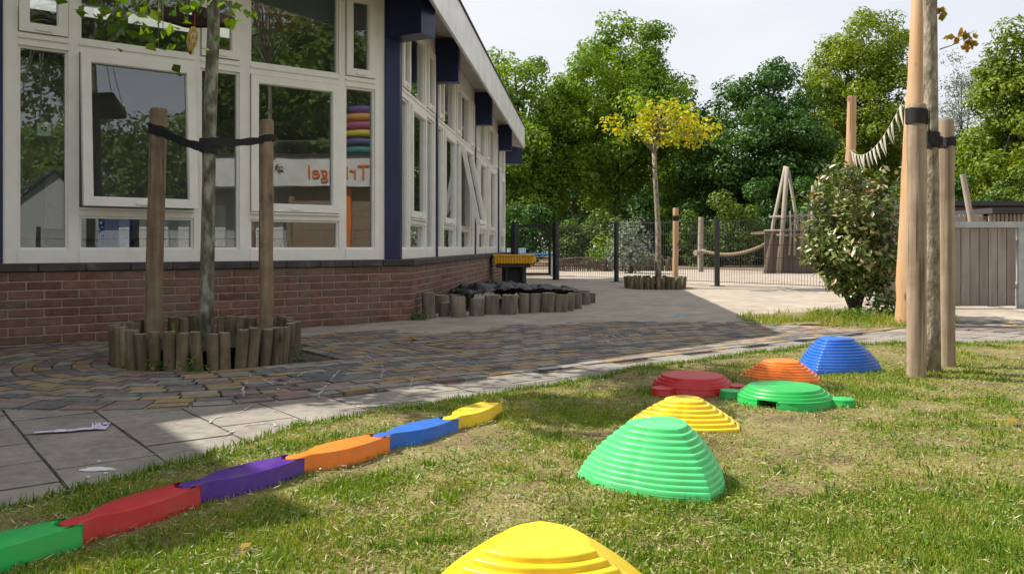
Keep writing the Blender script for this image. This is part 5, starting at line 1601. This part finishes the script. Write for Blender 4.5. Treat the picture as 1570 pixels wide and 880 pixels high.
for k in range(11):
    x0, x1 = 1172+k*7.2, 1172+(k+1)*7.2-0.6
    a = at(x0,420,YH); c = at(x1,420,YH); zt_ = at(0,362,YH).z + random.uniform(-.03,.03)
    b = MB(); b.box(a.x+0.02*(5-k)*0, c.x, YH-0.02+random.uniform(-.015,.015), YH+0.02, -0.03, zt_); b.build('wall_board', M['hutwood'], t)
b = MB(); b.box(at(1172,0,YH).x, at(1252,0,YH).x, YH-0.04, YH+1.2, at(0,361,YH).z+0.04, at(0,357,YH).z+0.04); b.build('platform', M['hutwood'], t)
rough_pole('rope_post', 'short grey post holding the sagging rope beyond the fence', [(5.02,22.4,-0.05),(5.02,22.4,0.7),(5.03,22.4,1.46)], [0.075,0.07,0.065], 'greypole')
t = thing('play_rope', 'thick rope sagging from the post to the climbing hut', 'rope', at(1078,385,22.3))
r0, r1 = at(1076,384,22.3), at(1180,371,21.1); pts = [r0.lerp(r1, i/14)+Vector((0,0,-0.20*4*(i/14)*(1-i/14))) for i in range(15)]
b = MB(); b.tube(pts, 0.045, 8); b.build('rope_line', M['rope'], t, smooth=True)
b = MB(); b.tube([at(1066,388,22.2), at(1076,387,22.3)], [0.075,0.075], 10); b.build('rope_stop', M['greypole'], t)
# low log palisades beyond the fence
def palisade(label, x0, x1, Y, h, r, n):
    t = thing('log_palisade', label, 'palisade', ((x0+x1)/2, Y, 0), 'low log palisades beyond the fence')
    for k in range(n):
        b = MB(); log_mesh(b, (x0+(x1-x0)*k/(n-1), Y+random.uniform(-.06,.06), -0.03), r*random.uniform(.8,1.15), h*random.uniform(0.85,1.12), (random.uniform(-.03,.03),0), 8)
        b.build('log', [M['log'], M['logend']], t)
palisade('low row of upright logs behind the yellow-leaved tree', 2.95, 4.4, 23.0, 0.42, 0.05, 17)
t = thing('brush_fence', 'low woven brushwood edging beyond the gate', 'fence', (2.0,22.5,0))
for k in range(26):
    b = MB(); x = 1.3+k*0.055; b.tube([(x,22.6,-0.03),(x+random.uniform(-.05,.05),22.6,random.uniform(0.3,0.45))], [0.022,0.015], 6); b.build('stick', M['hutwood'], t)
for k in range(10):
    b = MB(); z = 0.05+k*0.03; b.tube([(1.25,22.58,z),(1.7,22.52,z+random.uniform(-.06,.12)),(2.3,22.58,z+random.uniform(-.05,.05)),(2.75,22.55,z)], [0.018]*4, 6); b.build('withy', M['hutwood'], t)

# ================================================================== trees and hedge beyond the yard
def gx(px, Y): return (px-785)/1290*Y
def gz(py, Y): return CAM_H + (378-py)/1290*Y
def big_tree(label, px, Y, topy, halfw, mat, n, fork=2.4, lobes=6, rc=0.75, ls=0.17, seedshape=None, low=1.2, tr=0.22, name='broadleaf_tree', shell=0.55, taper=0.6):
    x = gx(px, Y); h = gz(topy, Y); hw = halfw/1290*Y*1.28
    ells = []
    mid = (h+low)/2
    ells.append((0,0,mid,hw*0.72,hw*0.72,(h-low)/2*0.92))
    for i in range(lobes):
        a = 2*math.pi*i/lobes+random.uniform(-.4,.4); u = random.uniform(0.05,0.8)
        w_ = hw*(1-taper*u*u)
        ells.append((math.cos(a)*w_*0.55, math.sin(a)*w_*0.55, low+(h-low)*(0.18+0.62*u), w_*random.uniform(.38,.55), w_*random.uniform(.38,.55), (h-low)*random.uniform(.13,.22)))
    ells.append((random.uniform(-.15,.15)*hw,0,h-(h-low)*0.19,hw*0.46,hw*0.46,(h-low)*0.19))
    return tree(name, label, (x,Y,0), ells, max(110,int(190*hw/2.5)), int(n*1.15), rc*0.72, ls, M[mat], M['barkdark'], tr, fork, 'trees beyond the yard', shell=shell, limbs=34)
big_tree('bright green tree beside the roof edge of the building', 800, 34, 68, 78, 'lf_maple', 26000, lobes=7)
big_tree('tallest rounded bright green tree in the middle of the tree line', 945, 35, 26, 122, 'lf_maple', 46000, lobes=10, rc=0.8)
big_tree('dark green tree right of the tallest one', 1165, 33, 98, 106, 'lf_dark', 34000, lobes=8, low=0.6)
big_tree('tall yellowish-green tree behind the bunting', 1325, 40, 8, 108, 'lf_olive', 42000, lobes=10, rc=0.8, taper=0.75)
big_tree('thin grey-green willow behind the right-hand stakes', 1480, 46, 82, 55, 'lf_grey', 9000, lobes=6, rc=0.7, ls=0.13, tr=0.14, shell=0.3)
big_tree('bright tree at the right edge of the picture', 1566, 30, 30, 75, 'lf_olive', 26000, lobes=9, taper=0.5, low=0.8)
big_tree('tree just outside the right edge', 1660, 36, 10, 110, 'lf_maple', 20000, lobes=8, low=0.8)
big_tree('dark tree filling the gap behind the climbing hut', 1262, 44, 130, 80, 'lf_dark', 16000, lobes=7, low=0.5)
big_tree('bare-topped grey tree between the two tallest trees', 1095, 48, 128, 38, 'lf_grey', 3500, lobes=5, rc=0.6, ls=0.12, tr=0.12, shell=0.3)
big_tree('dark tree hidden behind the bright pair', 880, 44, 110, 110, 'lf_dark', 18000, lobes=8, low=0.6)
big_tree('green tree filling the gap between the two tallest trees', 1070, 38, 170, 75, 'lf_maple', 20000, lobes=8, low=0.5)
big_tree('dark tree in the gap at right behind the shed', 1430, 42, 190, 90, 'lf_dark', 16000, lobes=7, low=0.4)

for (px, Y, ty, hw_) in [(800,52,215,130),(960,54,230,120),(1090,53,215,120),(1220,54,200,120),(1390,55,215,120),(1540,54,190,120)]:
    big_tree('shaded tree far back at the %s of the tree line' % {800:'left end',960:'left middle',1090:'centre gap',1220:'right middle',1390:'right',1540:'right end'}[px], px, Y, ty, hw_, 'lf_dark', 9000, lobes=8, low=0.0, ls=0.3, taper=0.2, rc=1.2)

def hedge(label, px, Y, topy, halfw, mat, n, ls=0.12, cat='bush', name='hedge_bush'):
    x = gx(px, Y); h = gz(topy, Y); hw = halfw/1290*Y
    return tree(name, label, (x,Y,0), [(0,0,h*0.5,hw,hw*0.6,h*0.5),(hw*0.4,0,h*0.42,hw*0.6,hw*0.5,h*0.4),(-hw*0.45,0.1,h*0.45,hw*0.6,hw*0.5,h*0.42)], 40, n, 0.38, ls, M[mat], M['barkdark'], 0.07, h*0.3, 'bushes along the far side', shell=0.5, limbs=14, cat=cat)
hedge('dark bush beyond the gate beside the building', 800, 31, 300, 60, 'lf_dark', 9000)
hedge('bright leafy bush beyond the fence left of the grey shrub', 905, 30, 325, 60, 'lf_mid', 9000)
hedge('small bright green bush at the foot of the grey shrub', 930, 23.6, 372, 18, 'lf_maple', 1600, 0.09)
hedge('dark bush behind the yellow-leaved tree', 1020, 31.5, 285, 75, 'lf_dark', 11000)
hedge('green bush behind the rope', 1105, 29, 300, 65, 'lf_mid', 9000)
hedge('dark green bush behind the climbing hut', 1205, 30, 270, 75, 'lf_dark', 11000)
hedge('dark bush behind the leafy shrub', 1320, 28, 270, 90, 'lf_dark', 11000)
hedge('dark bush behind the short leaning pole', 1480, 29, 270, 90, 'lf_dark', 9000)
hedge('bush above the brown shed roof', 1600, 28, 250, 80, 'lf_mid', 8000)
hedge('silvery grey-green shrub by the far fence post', 965, 21.0, 335, 17, 'lf_grey', 1700, 0.09, 'shrub', 'willow_shrub')

# ================================================================== what the windows mirror: the far side of the yard
def mirror1(px, Y):
    """the place whose mirror image in the window front shows at px, Y metres off"""
    q = Vector((gx(px, Y), Y, 0)); d = (q-INNER).dot(N1)
    return q - N1*(2*d)
RD = Vector((1,0,0)) - N1*(2*N1.x)          # direction that looks level along the glass
fac = mirror1(520, 20.0)
op = thing('opposite_wing', 'low school wing across the yard with white fascia and orange lettering', 'building', fac)
on = (INNER-fac); on = on - RD*on.dot(RD); on.normalize()
def OW(a, o, z): return fac + RD*a + on*o + Vector((0,0,z))
M['tanbrick'] = pmat('tan_brick', [(0.3,(0.20,0.135,0.085)),(0.7,(0.32,0.225,0.15))], scale=9, rough=0.9, bump=0.3)
b = MB(); b.box(-1.2,6.0,-4,-0.3,0,2.2,OW); b.build('wall', M['tanbrick'], op)
b = MB(); b.box(-6.0,-1.2,-4,-0.9,0,2.2,OW); b.build('wall', M['interior'], op)
b = MB(); b.box(-6.4,6.2,-4,0.0,2.12,2.82,OW); b.build('fascia', M['fascia'], op)
b = MB(); b.box(-6.5,6.3,-4,0.05,2.821,2.88,OW); b.build('roof_trim', M['roof'], op)
b = MB(); b.box(0.05,0.28,-0.299,-0.2,0,2.1,OW); b.build('downpipe', M['orange_sign'], op)
for k in range(3):
    b = MB(); b.box(-5.6+k*1.45,-4.4+k*1.45,-0.898,-0.84,0.2,1.7,OW); b.build('door', M['fascia'], op)
tcv = bpy.data.curves.new('lettering', 'FONT'); tcv.body = 'Triangel'; tcv.size = 0.46; tcv.extrude = 0.015; tcv.align_x = 'CENTER'; tcv.align_y = 'CENTER'
to = bpy.data.objects.new('lettering_curve', tcv); COL.objects.link(to)
dg_ = bpy.context.evaluated_depsgraph_get(); tme = bpy.data.meshes.new_from_object(to.evaluated_get(dg_)); bpy.data.objects.remove(to, do_unlink=True)
tme.materials.clear(); tme.materials.append(M['orange_sign'])
lo = bpy.data.objects.new('lettering', tme); COL.objects.link(lo); lo.parent = op
xl = Vector((0,0,1)).cross(on)              # reader's left to right
mt = Matrix((xl, Vector((0,0,1)), on)).transposed().to_4x4()
lo.matrix_local = Matrix.Translation(Vector((0,0,2.44)) + on*0.02) @ mt
# striped play dome on that roof
dome = thing('striped_dome', 'stacked rainbow-striped play dome above the opposite fascia', 'play dome', OW(0.55,-0.8,2.88))
for k, c in enumerate([(0.03,0.22,0.22),(0.05,0.06,0.20),(0.55,0.45,0.04),(0.35,0.06,0.14),(0.55,0.26,0.05),(0.12,0.07,0.28)]):
    b = MB(); cpt = OW(0.55,-0.8,2.88+k*0.21); rr = [0.62,0.63,0.62,0.58,0.52,0.42][k]
    b.tube([cpt, cpt+Vector((0,0,0.03)), cpt+Vector((0,0,0.105)), cpt+Vector((0,0,0.18)), cpt+Vector((0,0,0.209))], [rr*0.9,rr,rr*1.05,rr,rr*0.88 if k < 5 else rr*0.5], 20); b.build('stripe_ring', plastic('dome_stripe', c, 0.6), dome, smooth=True)
# mesh fence in front of it
rf = thing('mesh_fence', 'dark mesh fence in front of the opposite wing, mirrored in the windows', 'fence', OW(0,2,0))
fp = [OW(-6+k*2.4, 2.0, 0) for k in range(6)]
for i, p in enumerate(fp):
    b = MB(); b.cbox((p.x,p.y,0.55), (0.07,0.07,1.1), 0.006); b.build('post', M['blackmetal'], rf)
    if i: wirepanel(fp[i-1], p, 0.07, 1.05, rf)
# gabled house to the left
h0 = mirror1(85, 30); hs = thing('gabled_house', 'small pale house with a dark gabled roof across the yard', 'house', h0)
hn = (INNER-h0).normalized(); hd = Vector((-hn.y,hn.x,0)); HF = lambda a, o, z: h0 + hd*a + hn*o + Vector((0,0,z))
b = MB(); q = [(-1.4,0),(1.4,0),(1.4,2.1),(0,3.3),(-1.4,2.1)]; b.add([HF(a,0,z) for a,z in q]+[HF(a,-5,z) for a,z in q], [(0,1,2,3,4),(9,8,7,6,5),(0,5,6,1),(1,6,7,2),(2,7,8,3),(3,8,9,4),(4,9,5,0)]); b.build('wall', M['interior'], hs)
b = MB(); b.add([HF(-1.6,0.2,2.05),HF(0,0.2,3.4),HF(0,-5.2,3.4),HF(-1.6,-5.2,2.05),HF(-1.6,0.2,2.15),HF(0,0.2,3.5),HF(0,-5.2,3.5),HF(-1.6,-5.2,2.15)], [(0,1,2,3),(7,6,5,4),(0,4,5,1),(1,5,6,2),(2,6,7,3),(3,7,4,0)])
b.add([HF(1.6,0.2,2.05),HF(0.001,0.2,3.4),HF(0.001,-5.2,3.4),HF(1.6,-5.2,2.05),HF(1.6,0.2,2.15),HF(0.001,0.2,3.5),HF(0.001,-5.2,3.5),HF(1.6,-5.2,2.15)], [(3,2,1,0),(4,5,6,7),(0,1,5,4),(1,2,6,5),(2,3,7,6),(3,0,4,7)]); b.build('roof', M['roof'], hs)
for (px, Y, h, lb) in [(200,27,9.5,'large tree across the yard, mirrored in the tilted window'),(330,31,10.5,'large tree across the yard, mirrored behind the trunk'),(450,28,9.0,'large tree across the yard, mirrored above the lettering'),(560,30,10.0,'large tree across the yard, mirrored beside the navy post'),(110,36,6.5,'smaller tree across the yard, mirrored in the left window'),(700,34,10,'large tree across the yard beyond the opposite wing')]:
    p = mirror1(px, Y); hw = 3.3
    tree('broadleaf_tree', lb, (p.x,p.y,0), [(0,0,h*0.6,hw*0.75,hw*0.75,h*0.36)] + [(math.cos(i)*hw*0.55, math.sin(i)*hw*0.55, h*(0.4+0.07*i), hw*0.5, hw*0.5, h*0.16) for i in range(7)], 80, 9000, 0.8, 0.26, M['lf_maple'] if px % 20 else M['lf_mid'], M['barkdark'], 0.24, 2.2, 'trees across the yard', limbs=24, shell=0.5)

for (x, y, h, lb) in [(-12,0.5,11,'unseen large tree added left of the porch to darken the paving')]:  # added out of view to cut sky light on the left tiles
    tree('broadleaf_tree', lb, (x,y,0), [(0,0,h*0.6,2.6,2.6,h*0.36)] + [(math.cos(i)*1.9, math.sin(i)*1.9, h*(0.4+0.07*i), 1.7, 1.7, h*0.16) for i in range(7)], 80, 7000, 0.8, 0.3, M['lf_mid'], M['barkdark'], 0.24, 2.2, 'trees across the yard', limbs=20, shell=0.5)

# ================================================================== things behind the glass
def inside(s, o, z): return FW(s, o, z)
t = thing('school_chair', 'blue plastic chair behind the lower window pane', 'chair', inside(2.27,-0.9,0.15))
c0 = inside(2.27,-0.9,0.15)
def CF(a, o, z): return c0 - U1*a + N1*o + Vector((0,0,z))
b = MB(); vs_ = []
for i in range(9):
    u = -1+i/4
    for (z, k) in ((0.52,0.8),(0.62,0.95),(0.72,1.0),(0.80,0.9)): vs_.append(CF(u*0.13*k, 0.20+0.05*(u*u)-0.05*(z-0.5), z-0.03*u*u))
b.add(vs_, [(i*4+j, (i+1)*4+j, (i+1)*4+j+1, i*4+j+1) for i in range(8) for j in range(3)]); o = b.build('backrest', M['chairblue'], t, smooth=True)
b = MB(); b.cbox(CF(0,0,0.42), (0.38,0.36,0.03), 0.012, RZ1); b.build('seat', M['chairblue'], t)
for (a,o_) in ((-0.16,-0.15),(0.16,-0.15),(-0.16,0.17),(0.16,0.17)):
    b = MB(); b.tube([CF(a,o_,0.0),CF(a,o_,0.41)], 0.012, 8); b.build('leg', M['steel'], t)
for (s, o_, lb) in ((2.3,-1.9,'classroom table deep behind the tilted window'),(0.9,-2.0,'classroom table behind the second large window')):
    t = thing('classroom_table', lb, 'table', inside(s,o_,0.15)); c1 = inside(s,o_,0.15)
    b = MB(); b.cbox(c1+Vector((0,0,0.6)), (1.2,0.6,0.03), 0.006, RZ1); b.build('table_top', M['stakepale'], t)
    for (a,e) in ((-0.5,-0.22),(0.5,-0.22),(-0.5,0.22),(0.5,0.22)):
        b = MB(); q = c1 + U1*a + N1*e; b.tube([q, q+Vector((0,0,0.585))], 0.018, 8); b.build('leg', M['steel'], t)
BK = [(0.45,0.03,0.05),(0.55,0.50,0.10),(0.60,0.58,0.52),(0.40,0.05,0.20),(0.10,0.20,0.35),(0.55,0.20,0.25),(0.48,0.04,0.04)]
BKN = ['red','yellow','cream','crimson','blue','pink','scarlet']
for k in range(7):
    s = 1.76-k*0.045 if k < 4 else 1.34-(k-4)*0.07; z0 = 0.60
    t = thing('picture_book', '%s picture book leaning inside the window behind the planter trunk' % BKN[k], 'book', inside(s,-0.16,z0), 'books on the inside sill')
    b = MB(); a = 0.16; b.box(-0.012,0.012,-0.07,0.07,0,0.22,lambda x,y,z,s=s: inside(s+x+z*0.12,-0.19+y,z0+z)); b.build('cover', plastic('book_cover', BK[k], 0.5), t)
b = MB(); b.box(0.15,3.05,-0.32,-0.09,0.56,0.60,FW); b.build('inside_sill', M['frame'], school)
t = thing('card_sign', 'small white card with three dark paw prints on the leftmost window', 'card', FW(2.88,-0.055,1.52))
b = MB(); b.box(2.835,2.925,-0.052,-0.050,1.475,1.57,FW); b.build('card', M['whiteplastic'], t)
b = MB()
for (s, z, r) in ((2.892,1.527,0.010),(2.872,1.515,0.009),(2.868,1.535,0.008)):
    b.tube([FW(s,-0.0499,z), FW(s,-0.0485,z)], [r,r*0.9], 10)
b.build('print', M['strap'], t)
for (s0, s1, z0, z1, c, lb) in [(2.75,3.1,1.0,2.0,'interior','pale notice board on the classroom rear wall'),(1.5,2.3,0.9,1.7,'whiteplastic','white board on the classroom rear wall')]:
    t = thing('notice_board', lb, 'board', FW((s0+s1)/2+0.9,-5.28,z0)); b = MB(); b.box(s0+0.4,s1+1.6,-5.299,-5.26,z0,z1,FW); b.build('panel', M[c], t)
    b = MB(); ring(b, FW, s0+0.36, s1+1.64, z0-0.04, z1+0.04, 0.039, -5.2985, -5.24); b.build('board_frame', M['stake'], t)
